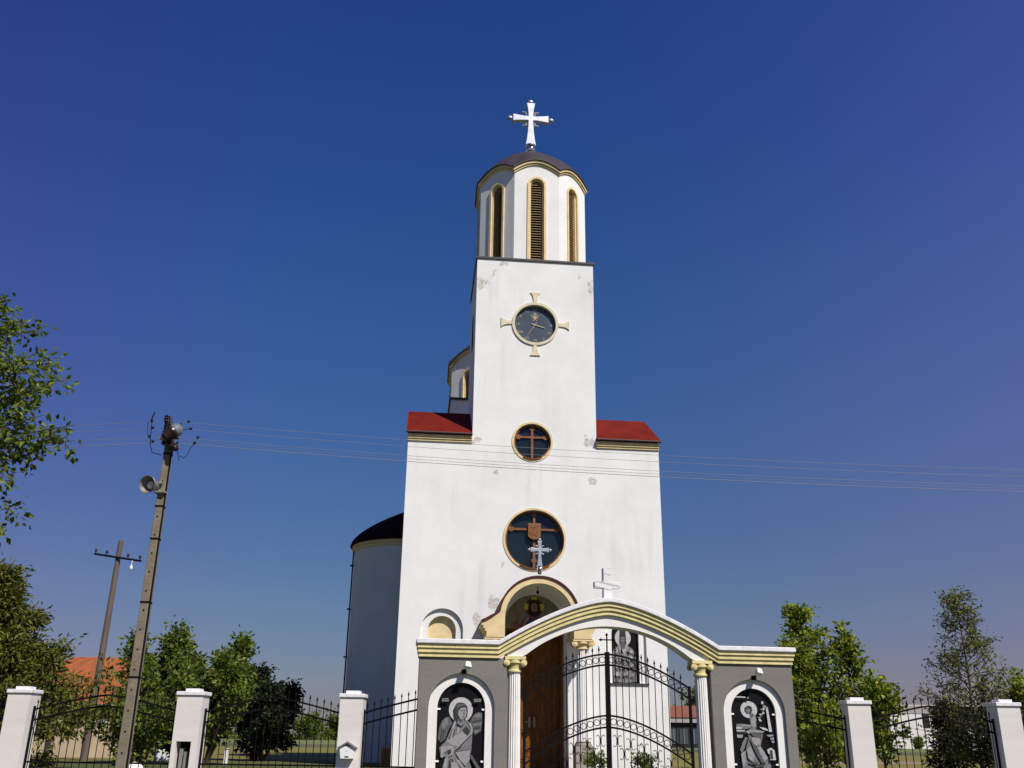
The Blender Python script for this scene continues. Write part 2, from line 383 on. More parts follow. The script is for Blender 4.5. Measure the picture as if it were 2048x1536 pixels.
# the doorway notch is part of the outline
outer = [(-4.27, GZ), (-.93, GZ), (-.93, 4.93), (.97, 4.93), (.97, GZ), (4.27, GZ), (4.27, 11.2), (2.12, 11.2), (2.12, 17.97), (-2.12, 17.97), (-2.12, 11.2), (-4.27, 11.2)]
fb = MB()
fb.flat(outer, holes, 0)
for cx in (NL, NR):
    fb.rim(arch(cx, NZ0, NZS, .66), 0, .10)
    fb.prism(arch(cx, NZ0, NZS, .66), .10, .12, [arch(cx, NZ0, NZS, .44)])
    fb.rim(arch(cx, NZ0, NZS, .44), .10, .26)
fb.rim(circle(*W1, .97), 0, .30); fb.rim(circle(*W2, .63), 0, .25); fb.rim(circle(*CK, .74), 0, .12)
fb.rim([(-.93, GZ), (-.93, 4.93), (.97, 4.93), (.97, GZ)], 0, .72)
fwall = fb.build('front_wall', 'facade', church)
sb = MB()
for sx in (-1, 1):
    sb.face([(sx * 4.27, 0, GZ), (sx * 4.27, 4.2, GZ), (sx * 4.27, 4.2, 11.2), (sx * 4.27, 2.1, 12.6), (sx * 4.27, 0, 11.2)])
sb.face([(-4.27, 4.2, GZ), (4.27, 4.2, GZ), (4.27, 4.2, 11.2), (-4.27, 4.2, 11.2)])
sb.build('side_wall', 'plaster', church)
tb = MB()
for sx in (-1, 1):
    tb.face([(sx * 2.12, 0, 11.2), (sx * 2.12, 3.75, 11.2), (sx * 2.12, 3.75, 17.97), (sx * 2.12, 0, 17.97)])
tb.face([(-2.12, 3.75, 11.2), (2.12, 3.75, 11.2), (2.12, 3.75, 17.97), (-2.12, 3.75, 17.97)])
tower = tb.build('bell_tower', 'plaster', church)
tf = MB(); tf.box(-2.17, 2.17, -.05, 3.8, 17.96, 18.03); tf.build('tower_flashing', 'flash', tower)
# flat dark slit on the tower's left flank
sl = MB(); sl.box(-2.135, -2.1, 1.5, 2.1, 15.1, 16.4); sl.build('side_window', 'dark', tower)

# niches: yellow back on the left, black icon on the right
nb = MB(); nb.flat(arch(NL, NZ0, NZS, .44), [], .26); nb.build('niche_panel', 'yellow', church)
nb = MB(); nb.prism(arch(NR, NZ0 + .02, NZS, .425), .20, .259)
icon3 = nb.build('icon_panel', 'granite', church)
ns = MB(); ns.prism([(NR - .62, NZ0 - .05), (NR + .70, NZ0 - .05), (NR + .70, NZ0 - .003), (NR - .62, NZ0 - .003)], -.05, -.002); ns.build('niche_sill', 'flash', church)
icon3['label'] = 'black stone panel with an engraved robed saint in the right niche'

def shapes(name, parent, items, xf, d0):
    """inlaid plates on an icon: (material, polygon); each a hair further out"""
    mats = []
    mb = MB(xf)
    for i, (mn, poly) in enumerate(items):
        if mn not in mats: mats.append(mn)
        mb.mi = mats.index(mn)
        y = d0 - .0016 * (i + 1)
        mb.prism(poly, y, y + .0013)
    return mb.build(name, mats, parent)

def pick(cxz, s, sz, pts):       # drawing units -> metres
    return [((x - cxz[0]) / s, cxz[2] - (y - cxz[1]) / sz) for x, y in pts]

# saint on the church wall
c3 = (630, 320, 4.74); S3 = 580.
def p3(*pts): return [(NR - .0 + (x - 630) / S3, c3[2] - (y - 320) / 560.) for x, y in pts]
def blob(cx, cy, r, n=10, ry=None, rnd=.25, seed=0):
    rr = random.Random(seed)
    return [(cx + r * (1 + rr.uniform(-rnd, rnd)) * math.cos(2 * PI * i / n), cy + (ry or r) * (1 + rr.uniform(-rnd, rnd)) * math.sin(2 * PI * i / n)) for i in range(n)]
halo = [(600 + 150 * math.cos(2 * PI * i / 28), 330 + 150 * math.sin(2 * PI * i / 28)) for i in range(28)]
shapes('halo', icon3, [('e5', p3(*halo))], None, .20)
it = [('e3', p3((395, 600), (430, 520), (520, 455), (600, 440), (690, 465), (780, 520), (830, 610), (835, 1080), (640, 1095), (410, 1085))),
      ('e1', p3((540, 170), (600, 140), (650, 170), (665, 440), (610, 455), (530, 440))),
      ('e3', p3((560, 325), (600, 315), (635, 325), (630, 390), (600, 410), (565, 390))),
      ('e1', p3((565, 345), (630, 345), (630, 355), (565, 355))),
      ('e2', p3((560, 395), (630, 395), (640, 470), (600, 520), (550, 470))),
      ('e4', p3((500, 480), (540, 455), (590, 620), (560, 650))), ('e4', p3((650, 455), (700, 480), (620, 650), (590, 620))),
      ('e5', p3((680, 640), (765, 650), (760, 740), (675, 730))), ('e1', p3((715, 650), (730, 650), (728, 735), (712, 732))),
      ('e2', p3((440, 640), (470, 630), (500, 1080), (460, 1080))), ('e2', p3((770, 600), (800, 640), (790, 1080), (760, 1080))),
      ('e1', p3((600, 740), (612, 740), (616, 1090), (602, 1090)))]
rs = random.Random(3)
for r_ in range(4):
    for c_ in range(5):
        x, y = 470 + c_ * 72 + rs.uniform(-6, 6), 560 + r_ * 130 + rs.uniform(-10, 10)
        it.append((rs.choice(['e4', 'e5', 'e4']), p3(*blob(x, y, 26, 7, 34, .4, r_ * 9 + c_))))
        it.append(('e2', p3(*blob(x + 4, y, 9, 5, 12, .4, r_ * 7 + c_))))
shapes('engraved_saint', icon3, it, None, .199)

# round windows
def round_window(c, ro, ri, y, cross, shield):
    f = MB(); f.prism(circle(*c, ro, 56), -.022, .01, [circle(*c, ri + .005, 56)])
    # lower edge left out: a small sill
    wf = f.build('window_surround', 'yellow', church, True)
    g_ = MB(); g_.flat(circle(*c, ri, 48), [], y); gl = g_.build('window_pane', 'glass', church)
    w = MB(); w.prism(circle(*c, ri - .005, 48), y - .1, y - .002, [circle(*c, ri - .055, 48)]); w.build('window_frame', 'wood', gl)
    k = MB(); r = ri - .06; zc = c[1] + cross * ri
    hw = math.sqrt(max(.01, r * r - (zc - c[1]) ** 2))
    k.box(c[0] - .04, c[0] + .04, y - .07, y - .01, c[1] - r, c[1] + r)
    k.box(c[0] - hw, c[0] + hw, y - .068, y - .012, zc - .035, zc + .035)
    def fl(x, z, dx, dz):
        px_, pz_ = -dz, dx; e = .15
        P = lambda a, b_: (x - dx * a + px_ * b_, z - dz * a + pz_ * b_)
        k.prism([P(.0, .035), P(.05, .085), P(.1, .085), P(.16, .04), P(.16, -.04), P(.1, -.085), P(.05, -.085), P(.0, -.035)], y - .076, y - .008)
    fl(c[0] - hw, zc, -1, 0); fl(c[0] + hw, zc, 1, 0); fl(c[0], c[1] + r, 0, 1)
    if shield: fl(c[0], c[1] - r + .16, 0, -1)
    k.build('cross_bar', 'wood', gl)
    if shield:
        h = MB(); h.prism([(c[0] - .215, zc + .19), (c[0] + .215, zc + .19), (c[0] + .215, zc - .25), (c[0] + .12, zc - .33), (c[0], zc - .36), (c[0] - .12, zc - .33), (c[0] - .215, zc - .25)], y - .15, y - .08)
        sh = h.build('shield', mat('brown_shield', (.24, .11, .04), .6, var=.3, vscale=12), gl); bevel(sh, .015)
        e = MB(); zz = zc - .08
        e.prism([(c[0] - .13, zz + .18), (c[0] + .13, zz + .18), (c[0] + .1, zz + .12), (c[0] - .1, zz + .12)], y - .162, y - .151)
        e.prism([(c[0] - .025, zz + .09), (c[0] + .025, zz + .09), (c[0] + .16, zz - .02), (c[0] + .08, zz - .17), (c[0], zz - .1), (c[0] - .08, zz - .17), (c[0] - .16, zz - .02)], y - .160, y - .151)
        e.build('shield_emblem', 'wood', gl)
    s_ = MB(); s_.prism(arc(c[0], c[1], ri + .015, R(240), R(300), 14) + arc(c[0], c[1], ri - .03, R(300), R(240), 14), -.055, .1)
    s_.build('window_sill', 'wood_dark', wf)
round_window(W1, 1.04, .97, .22, .37, True)
round_window(W2, .705, .63, .17, .30, False)

# clock
cr_ = MB(); cr_.prism(circle(*CK, .83, 56), -.045, .01, [circle(*CK, .735, 56)])
rim_ = cr_.build('clock_rim', 'cream_trim', church, True)
for a in range(4):
    t = MB(Matrix.Translation((CK[0], 0, CK[1])) @ Matrix.Rotation(a * PI / 2, 4, 'Y'))
    t.prism([(-.06, .84), (.06, .84), (.075, 1.0), (.11, 1.12), (.18, 1.22), (-.18, 1.22), (-.11, 1.12), (-.075, 1.0)], -.04, .0)
    t.build('clock_finial', 'cream_trim', rim_)
cd = MB(); cd.flat(circle(*CK, .738, 48), [], .10)
dial = cd.build('clock_dial', 'clock', church)
def text_mesh(body, size, name, mname, parent, mtx, ext=.004):
    cu = bpy.data.curves.new(name, 'FONT'); cu.body = body; cu.size = size; cu.extrude = ext
    cu.align_x = 'CENTER'; cu.align_y = 'CENTER'
    o = bpy.data.objects.new('tmp', cu); COL.objects.link(o)
    bpy.context.view_layer.update()
    me = bpy.data.meshes.new_from_object(o.evaluated_get(bpy.context.evaluated_depsgraph_get()))
    bpy.data.objects.remove(o)
    me.transform(mtx); me.materials.clear(); me.materials.append(M[mname])
    ob = bpy.data.objects.new(name, me); COL.objects.link(ob); ob.parent = parent
    return ob
for i, nm in enumerate(['XII', 'I', 'II', 'III', 'IV', 'V', 'VI', 'VII', 'VIII', 'IX', 'X', 'XI']):
    a = PI / 2 - i * PI / 6
    mtx = Matrix.Translation((CK[0] + .60 * math.cos(a), .092, CK[1] + .60 * math.sin(a))) @ Matrix.Rotation(PI / 2, 4, 'X')
    text_mesh(nm, .15, 'numeral', 'gold', dial, mtx)
def hand(ang, l0, l1, w0, w1, y):
    t = MB(Matrix.Translation((CK[0], 0, CK[1])) @ Matrix.Rotation(ang, 4, 'Y'))
    t.prism([(-w0, -l0), (w0, -l0), (w1, l1), (-w1, l1)], y, y + .008); t.build('clock_hand', 'gold', dial)
hand(R(107), .13, .36, .022, .016, .075); hand(R(212), .1, .50, .012, .006, .062)
em = MB(); ez = CK[1] + .30
def rot(pts, sx_): return [(CK[0] + sx_ * x, ez + z) for x, z in pts]
em.prism(rot([(-.055, .06), (.055, .06), (.055, -.04), (.03, -.085), (0, -.11), (-.03, -.085), (-.055, -.04)], 1), .085, .097)
em.prism(rot([(-.05, .105), (.05, .105), (.06, .15), (.025, .14), (0, .19), (-.025, .14), (-.06, .15)], 1), .085, .097)
for s_ in (-1, 1):
    em.prism(rot([(.012, .068), (.03, .10), (.06, .10), (.05, .07)], s_), .086, .096)
    for k_ in range(4):
        em.prism(rot([(.062, .055 - .032 * k_), (.15 - .018 * k_, .085 - .055 * k_), (.155 - .018 * k_, .06 - .055 * k_), (.062, .035 - .032 * k_)], s_), .086, .096)
    em.prism(rot([(.02, -.115), (.06, -.15), (.09, -.135), (.05, -.095)], s_), .086, .096)
em.build('dial_emblem', 'gold', dial)

# narthex roof, cornice
for sx in (-1, 1):
    x0, x1 = (2.125, 4.34) if sx > 0 else (-4.34, -2.125)
    r = MB()
    def slope(ya, za, yb, zb, t=.07):
        r.face([(x0, ya, za), (x1, ya, za), (x1, yb, zb), (x0, yb, zb)])
        r.face([(x0, ya, za - t), (x1, ya, za - t), (x1, yb, zb - t), (x0, yb, zb - t)])
        r.face([(x0, ya, za), (x1, ya, za), (x1, ya, za - t), (x0, ya, za - t)])
        for x in (x0, x1): r.face([(x, ya, za), (x, yb, zb), (x, yb, zb - t), (x, ya, za - t)])
    slope(-.17, 11.25, 2.1, 12.70); slope(4.4, 11.24, 2.1, 12.70)
    rf = r.build('porch_roof' if False else 'roof', 'red_roof', church)
    c = MB()
    xa, xb = (2.125, 4.28) if sx > 0 else (-4.28, -2.125)
    c.box(xa, xb, -.12, .0, 11.10, 11.17); c.box(xa, xb, -.085, .0, 11.03, 11.098); c.box(xa, xb, -.05, .0, 10.96, 11.028)
    c.build('cornice', 'yellow', rf)
    g2 = MB(); g2.tube([(x0, -.185, 11.225), (x1, -.185, 11.225)], .028, 6); g2.build('gutter', 'flash', rf)

# belfry drum
def drum(cx, cy, ap, z0, zv, zp, ztop, wz0, wzs, wr, name):
    hw = ap * math.tan(PI / 8)
    n = 12
    def top(u): return zv + (zp - zv) * math.cos(u / hw * PI / 2) ** 0.9 if abs(u) < hw else zv
    d = MB(); cor = MB(); us = [-hw + 2 * hw * i / n for i in range(n + 1)]
    mats_ = []
    for k in range(8):
        xf = Matrix.Translation((cx, cy, 0)) @ Matrix.Rotation(k * PI / 4, 4, 'Z') @ Matrix.Translation((0, -ap, 0))
        d.xf = xf
        hole = arch(0, wz0, wzs, wr, 12)
        outer_ = [(-hw, z0), (hw, z0)] + [(u, top(u)) for u in us[::-1]]
        d.flat(outer_, [hole], 0); d.rim(hole, 0, .38)
        mats_.append(xf)
    dr = d.build(name, 'plaster', church)
    for k, xf in enumerate(mats_):
        c = MB(xf)
        e = .16 * math.tan(PI / 8)
        def band(za, zb, p):
            ee = p * math.tan(PI / 8); sc = (hw + ee) / hw
            c.strip([(u * sc, top(u) + za) for u in us], [(u * sc, top(u) + zb) for u in us], -p, .05)
        band(-.19, -.12, .05); band(-.118, -.02, .10)
        c.build('scalloped_cornice', 'yellow', dr)
        if k in (0, 1, 2, 6, 7):
            w = MB(xf); o_, i_ = arch(0, wz0, wzs, wr + .085, 14), arch(0, wz0, wzs, wr, 14)
            w.strip(i_, o_, -.045, .02)
            w.strip(arch(0, wz0, wzs, wr - .05, 14), arch(0, wz0, wzs, wr, 14), .03, .37)
            fr = w.build('window_frame', 'yellow', dr)
            lv = MB(xf); lv.mi = 0
            q = wr - .052
            z = wz0 + .02
            while z < wzs + wr * .6:
                h = q if z < wzs else math.sqrt(max(0.0004, q * q - (z - wzs) ** 2))
                lv.face([(-h, .09, z), (h, .09, z), (h, .17, z + .075), (-h, .17, z + .075)])
                lv.face([(-h, .09, z), (h, .09, z), (h, .09, z + .022), (-h, .09, z + .022)])
                z += .105
            lv.mi = 1; lv.flat(arch(0, wz0, wzs, wr, 14), [], .379)
            lv.build('louvre', ['louvre', 'dark'], fr) if False else lv.build('louvre', ['louvre', 'dark'], dr)
    # scalloped dome roof
    rf = MB(); N = 8 * 12; ov = .15; rows = 12; grid = []
    for j in range(rows + 1):
        t = j / rows
        row = []
        for i in range(N):
            k = i // 12; u = -hw + 2 * hw * ((i % 12)) / 12
            a = -PI / 2 + k * PI / 4; ee = (ap + ov) / ap
            bx = Vector((math.cos(a), math.sin(a))); tx = Vector((-math.sin(a), math.cos(a)))
            P = (bx * (ap + ov) + tx * u * ee) * (1 - t)
            ze = top(u) + .02
            s_ = 1 - (1 - t) ** 1.75
            row.append(rf.pt((cx + P.x, cy + P.y, ze + (ztop - ze) * s_)))
        grid.append(row)
    for j in range(rows):
        for i in range(N):
            i2 = (i + 1) % N; rf.f.append([grid[j][i], grid[j][i2], grid[j+1][i2], grid[j+1][i]]); rf.m.append(0)
    low = [rf.pt((rf.v[v][0], rf.v[v][1], rf.v[v][2] - .035)) for v in grid[0]]
    for i in range(N):
        i2 = (i + 1) % N; rf.f.append([low[i], low[i2], grid[0][i2], grid[0][i]]); rf.m.append(1)
    k8 = []
    for i in range(N):
        v = rf.v[low[i]]; f_ = (ap - .02) / (ap + ov)
        k8.append(rf.pt((cx + (v[0] - cx) * f_, cy + (v[1] - cy) * f_, v[2])))
    for i in range(N):
        i2 = (i + 1) % N; rf.f.append([low[i], low[i2], k8[i2], k8[i]]); rf.m.append(1)
    rf.build('dome_roof', ['dome', 'flash'], dr, smooth=True)
    return dr
dr = drum(.05, 2.14, 2.04, 18.02, 21.93, 22.33, 23.90, 18.04, 21.27, .27, 'belfry')
d2 = drum(0.0, 11.0, 2.62, 15.5, 17.65, 18.2, 19.9, 15.55, 16.9, .32, 'rear_dome_drum')
bb_ = MB(); bb_.box(-2.66, 2.66, 8.3, 13.7, 12.4, 15.45); bb_.build('drum_base', 'plaster', d2)
bb_ = MB(); bb_.box(-2.74, 2.74, 8.22, 13.78, 15.44, 15.53); bb_.build('base_flashing', 'flash', d2)

# silver cross builder
def cross_pts(h, aw, arm_z, wb, ww, wt, ah, awst):
    """outline of a cross with flaring arms; base at z=0"""
    P = []
    n = 6
    def cur(a, b, t): return a + (b - a) * t ** 1.8
    for i in range(n + 1): P.append((cur(ww, wb, 1 - i / n), (arm_z - awst) * i / n))             # lower right, up
    for i in range(n + 1): P.append((ww + (aw - ww) * i / n, arm_z - cur(awst, ah, i / n)))
    for i in range(n + 1): P.append((aw - (aw - ww) * i / n, arm_z + cur(awst, ah, 1 - i / n)))
    for i in range(n + 1): P.append((cur(ww, wt, i / n), arm_z + awst + (h - arm_z - awst) * i / n))
    out = []
    for p in P:
        if not out or abs(p[0] - out[-1][0]) + abs(p[1] - out[-1][1]) > 1e-6: out.append(p)
    return out + [(-x, z) for x, z in out[::-1]]
def silver_cross(parent, cx, cy, z0, s, base_r, hooks=True):
    xf = Matrix.Translation((cx, cy, z0))
    c = MB(xf); h, az, aw = 2.03 * s, 1.30 * s, .72 * s
    c.prism(cross_pts(h, aw, az, .21 * s, .10 * s, .18 * s, .17 * s, .105 * s), -.10 * s, .10 * s)
    o = c.build('roof_cross', 'silver', parent); bevel(o, .02 * s)
    for kp in ((0, 0, h + .10 * s), (-aw - .11 * s, 0, az), (aw + .11 * s, 0, az)):
        b = MB(xf); b.ball(kp, .12 * s, 14, (1, .8, .83)); b.build('end_knob', 'silver', o, smooth=True)
    k = MB(xf)
    for sx in (-1, 1):
        for sz in (-1, 1):
            k.tube([(sx * .10 * s, 0, az + sz * .17 * s), (sx * .17 * s, 0, az + sz * .2 * s), (sx * .19 * s, 0, az + sz * .30 * s), (sx * .33 * s, 0, az + sz * .33 * s)], .040 * s, 6)
            k.tube([(sx * .08 * s, 0, az + sz * .31 * s), (sx * .19 * s, 0, az + sz * .31 * s)], .036 * s, 6)
    k.build('corner_hook', 'silver', o)
    q = MB(xf)
    q.lathe([(.22 * s, -.01), (.22 * s, .03 * s), (.15 * s, .04 * s)][::-1], n=20)
    q.ball((0, 0, -.18 * s), base_r, 18, (1, 1, .85))
    q.build('cross_ball', 'chrome', o, smooth=True)
    nk = MB(xf); nk.lathe([(.16 * s, -.60 * s), (.13 * s, -.3 * s), (.10 * s, -.28 * s)], n=14); nk.build('cross_neck', 'flash', o)
silver_cross(church, .03, 2.14, 24.40, 1.03, .215)

# nave and apse
nv = MB(); nv.box(-4.1, 4.1, 4.25, 18, GZ, 10.2); nave = nv.build('nave_wall', 'plaster', church)
nr = MB(); nr.face([(-4.3, 4.3, 10.15), (0, 4.3, 12.6), (0, 18.2, 12.6), (-4.3, 18.2, 10.15)]); nr.face([(4.3, 4.3, 10.15), (0, 4.3, 12.6), (0, 18.2, 12.6), (4.3, 18.2, 10.15)])
nr.build('nave_roof', 'red_roof', church)
for sx in (-1,):
    ap_ = MB(); ax, ay, ar = sx * 4.1, 8.0, 2.2
    a0 = PI / 2 if sx < 0 else -PI / 2
    ap_.lathe([(ar, GZ), (ar, 8.78)], ax, ay, 32, a0, a0 + PI)
    ao = ap_.build('apse', 'plaster_apse', church, smooth=True)
    cn = MB(); cn.lathe([(ar, 8.55), (ar + .05, 8.56), (ar + .05, 8.66), (ar + .11, 8.67), (ar + .11, 8.79), (ar - .1, 8.80)], ax, ay, 32, a0, a0 + PI)
    cn.build('apse_cornice', 'yellow', ao)
    rr_ = ar + .2
    ar_ = MB(); ar_.lathe([(rr_ - .1, 8.78), (rr_, 8.79)] + [(max(.01, rr_ * (1 - (t / 10) ** 1.55)), 8.83 + 1.62 * t / 10) for t in range(0, 11)], ax, ay, 32, a0, a0 + PI)
    ar_.build('apse_roof', 'shaded_roof', ao, smooth=True)
    dpipe = MB(); dpipe.tube([(ax + sx * (ar + .03), ay - .3, GZ), (ax + sx * (ar + .03), ay - .3, 8.6)], .035, 6)
    for z in (2.5, 4.5, 6.3, 8.0): dpipe.box(ax + sx * (ar + .06) - .07, ax + sx * (ar + .06) + .07, ay - .37, ay - .23, z, z + .05)
    dpipe.build('downpipe', 'flash', ao)

# portal porch
PR = MB()
def ogee(r=1.20, off=0.0):
    top_ = arc(0, 5.1, r + off, R(172), R(8), 28)
    L = [(-1.78 - off, 4.93 + off * .3), (-1.70 - off, 4.95 + off), (-1.55 - off, 5.02 + off), (-1.40 - off, 5.12 + off * .8), (-1.29 - off, 5.2)]
    return L + top_ + [(-x, z) for x, z in L[::-1]]
inner = [(-1.05, 4.5)] + arc(0, 5.08, 1.05, PI, 0, 26) + [(1.05, 4.5)]
front = [(-1.60, 4.5), (-1.60, 4.93)] + ogee() + [(1.60, 4.93), (1.60, 4.5)]
PR.flat(front + inner[::-1], [], -1.4); PR.flat(front + inner[::-1], [], -1.2)
PR.rim(front + inner[::-1], -1.4, -1.2)
portal = PR.build('portal_arch', 'yellow', church)
pb = MB()
for sx in (-1, 1):
    a, b_ = sorted((sx * 1.062, sx * 1.598))
    pb.box(a, b_, -1.19, -.002, 4.5, 4.92)
    for k, (p, z0, z1) in enumerate(((.05, 4.68, 4.76), (.1, 4.762, 4.84), (.15, 4.842, 4.925))):
        a, b_ = sorted((sx * 1.602, sx * (1.60 + p))); pb.box(a, b_, -1.4 - .0, -.002, z0, z1)
pb.build('impost_block', 'yellow', portal)
vt = MB(); vt.strip(arc(0, 5.08, 1.056, PI, 0, 26), arc(0, 5.08, 1.17, PI, 0, 26), -1.19, -.002)
vt.build('vault', 'plaster', portal)
pr = MB(); pr.strip(ogee(1.205, .0)[1:-1], ogee(1.205, .055)[1:-1], -1.44, -.002)
pr.build('portal_roof', mat('portal_red_roof', (.10, .016, .015), .7, var=.5, vscale=12), portal)
ly = MB(); ly.tube([(.02, -.75, 6.12), (.02, -.75, 5.98)], .012, 6); ly.ball((.02, -.75, 5.95), .05, 10); ly.build('hanging_lamp', 'iron', portal)
silver_cross(portal, 0.01, -1.3, 6.66, .395, .085)

def fluted(mb, cx, cy, z0, z1, r0, r1, n=20):
    m = n * 4; rows = []
    for t in range(9):
        z = z0 + (z1 - z0) * t / 8; r = r0 + (r1 - r0) * t / 8
        rows.append([mb.pt((cx + (r - (.0 if k % 4 == 0 else .016 if k % 4 == 2 else .012)) * math.cos(2 * PI * k / m), cy + (r - (.0 if k % 4 == 0 else .016 if k % 4 == 2 else .012)) * math.sin(2 * PI * k / m), z)) for k in range(m)])
    for t in range(8):
        for k in range(m):
            j = (k + 1) % m; mb.f.append([rows[t][k], rows[t][j], rows[t+1][j], rows[t+1][k]]); mb.m.append(mb.mi)
def capital(mb, cx, cy, z0, h, r):
    mb.lathe([(r * .95, z0), (r * 1.14, z0 + .015), (r * 1.14, z0 + .04), (r * .98, z0 + .055), (r * .98, z0 + h * .35), (r * 1.1, z0 + h * .5), (r * 1.35, z0 + h * .6), (r * 1.35, z0 + h * .8)], cx, cy, 20)
    mb.box(cx - r * 1.65, cx + r * 1.65, cy - r * 1.35, cy + r * 1.35, z0 + h * .8, z0 + h)
    for sx in (-1, 1):
        for sy in (-1, 1):
            c = (cx + sx * r * 1.35, cy + sy * r * 1.05, z0 + h * .6)
            for k, (rr, off) in enumerate(((r * .50, .0), (r * .34, .012), (r * .18, .02))):
                pts = circle(c[0], c[2], rr, 14)
                y0 = c[1] - .03 * 1 - off if sy < 0 else c[1] - .03
                mb.prism(pts, y0, c[1] + .03 + (off if sy > 0 else 0))
for sx in (-1, 1):
    c = MB(); fluted(c, sx * 1.34, -1.13, 1.62, 4.2, .20, .185, 18)
    co = c.build('portal_column', 'white_trim', portal)
    c = MB(); capital(c, sx * 1.34, -1.13, 4.2, .295, .19); c.build('column_capital', 'yellow', co, smooth=True)
    c = MB(); c.box(sx * 1.34 - .27, sx * 1.34 + .27, -1.42, -.86, GZ, 1.48); c.lathe([(.26, 1.482), (.26, 1.53), (.21, 1.56), (.23, 1.60), (.20, 1.62)], sx * 1.34, -1.13, 20)
    c.build('column_pedestal', mat('beige_pedestal_stone', (.33, .29, .25), .9, var=.15), co)
    c = MB(); a, b_ = sorted((sx * 1.0, sx * 1.5)); c.box(a, b_, -.3, -.003, GZ, 4.498); c.build('pilaster', 'plaster', portal)

# doors: two carved leaves
for sx in (-1, 1):
    d = MB(Matrix.Translation((0, .30, 0))); xa, xb = (-.925, .015) if sx < 0 else (.02, .965)
    d.box(xa, xb, .34, .40, GZ + .02, 4.92)
    for z0, z1 in ((1.0, 1.75), (1.85, 2.9), (3.0, 3.7), (3.8, 4.8)):
        d.box(xa + .1, xb - .1, .315, .339, z0, z1); d.box(xa + .18, xb - .18, .295, .314, z0 + .08, z1 - .08)
        if z1 < 4:
            mx_ = (xa + xb) / 2; mz = (z0 + z1) / 2
            d.prism([(mx_ - .16, mz), (mx_, mz + .24), (mx_ + .16, mz), (mx_, mz - .24)], .275, .294)
    dl = d.build('door', 'wood_dark', church)
    hnd = MB(Matrix.Translation((0, .30, 0))); hx = -.06 if sx < 0 else .09
    hnd.box(hx - .03, hx + .03, .27, .334, 2.0, 2.3); hnd.tube([(hx, .26, 2.15), (hx - .02, .2, 2.15), (hx - .12, .2, 2.15)], .014, 6); hnd.build('handle', 'gold', dl)

lt = MB(); lt.box(-.926, .966, .012, .62, 4.85, 4.927); lt.box(-.926, -.86, .012, .62, GZ, 4.849); lt.box(.90, .966, .25, .62, GZ, 4.849); lt.build('door_frame', 'wood_dark', church)
# tympanum painting: a flat mural of a haloed robed figure
tcol = {}
for nm, c in (('mural_ground', (.26, .23, .15)), ('mural_halo', (.07, .07, .07)), ('mural_gold', (.80, .55, .05)), ('mural_hair', (.045, .015, .010)), ('mural_skin', (.32, .17, .10)), ('mural_robe', (.26, .09, .09)), ('mural_cloak', (.09, .05, .10)), ('mural_light', (.46, .30, .30))):
    M[nm] = mat(nm, c, .8, var=.4, vscale=9)
tp = MB(); tp.prism([(-.94, 4.935)] + arc(0, 5.02, .94, PI, 0, 28) + [(.94, 4.935)], -.02, -.003)
tym = tp.build('mural', 'mural_ground', church)
def pm_(*pts): return [(x, z) for x, z in pts]
TZ = 5.58
its = [('mural_halo', circle(0, TZ, .21, 24)), ('mural_gold', pm_((-.06, TZ + .12), (.06, TZ + .12), (.065, TZ + .23), (-.065, TZ + .23))), ('mural_gold', pm_((-.22, TZ - .07), (-.12, TZ - .06), (-.12, TZ + .07), (-.22, TZ + .08))), ('mural_gold', pm_((.22, TZ - .07), (.12, TZ - .06), (.12, TZ + .07), (.22, TZ + .08))),
 ('mural_robe', pm_((-.36, 4.985), (-.34, 5.2), (-.2, 5.36), (0, 5.4), (.2, 5.36), (.34, 5.2), (.36, 4.985))),
 ('mural_light', pm_((-.24, 5.1), (-.2, 5.32), (-.12, 5.36), (-.12, 5.1))), ('mural_cloak', pm_((.02, 5.05), (.06, 5.36), (.2, 5.34), (.32, 5.18), (.3, 4.99), (.1, 4.99))), ('mural_cloak', pm_((-.2, 5.22), (-.08, 5.36), (-.02, 5.3), (-.14, 5.16))),
 ('mural_hair', pm_((-.13, TZ - .16), (-.135, TZ + .02), (-.09, TZ + .14), (0, TZ + .175), (.09, TZ + .14), (.135, TZ + .02), (.13, TZ - .16), (.06, TZ - .2), (-.06, TZ - .2))),
 ('mural_skin', pm_((-.07, TZ + .07), (0, TZ + .1), (.07, TZ + .07), (.075, TZ - .05), (.04, TZ - .1), (-.04, TZ - .1), (-.075, TZ - .05))),
 ('mural_hair', pm_((-.05, TZ - .1), (.05, TZ - .1), (.03, TZ - .21), (0, TZ - .23), (-.03, TZ - .21))), ('mural_hair', pm_((-.05, TZ + .02), (-.015, TZ + .02), (-.015, TZ + .03), (-.05, TZ + .03))), ('mural_hair', pm_((.05, TZ + .02), (.015, TZ + .02), (.015, TZ + .03), (.05, TZ + .03))), ('mural_hair', pm_((-.008, TZ + .02), (.008, TZ + .02), (.012, TZ - .04), (-.012, TZ - .04))),
 ('mural_robe', pm_((-.5, 4.985), (-.46, 5.2), (-.38, 5.3), (-.34, 5.2), (-.36, 4.985))), ('mural_skin', pm_((-.46, 5.24), (-.45, 5.44), (-.41, 5.47), (-.4, 5.36), (-.37, 5.42), (-.36, 5.26)))]
its = [(m_, [(x * 1.42, max(4.94, TZ + (z - TZ) * 1.42)) for x, z in q_]) for m_, q_ in its]
shapes('painted_figure', tym, its, None, -.0195)

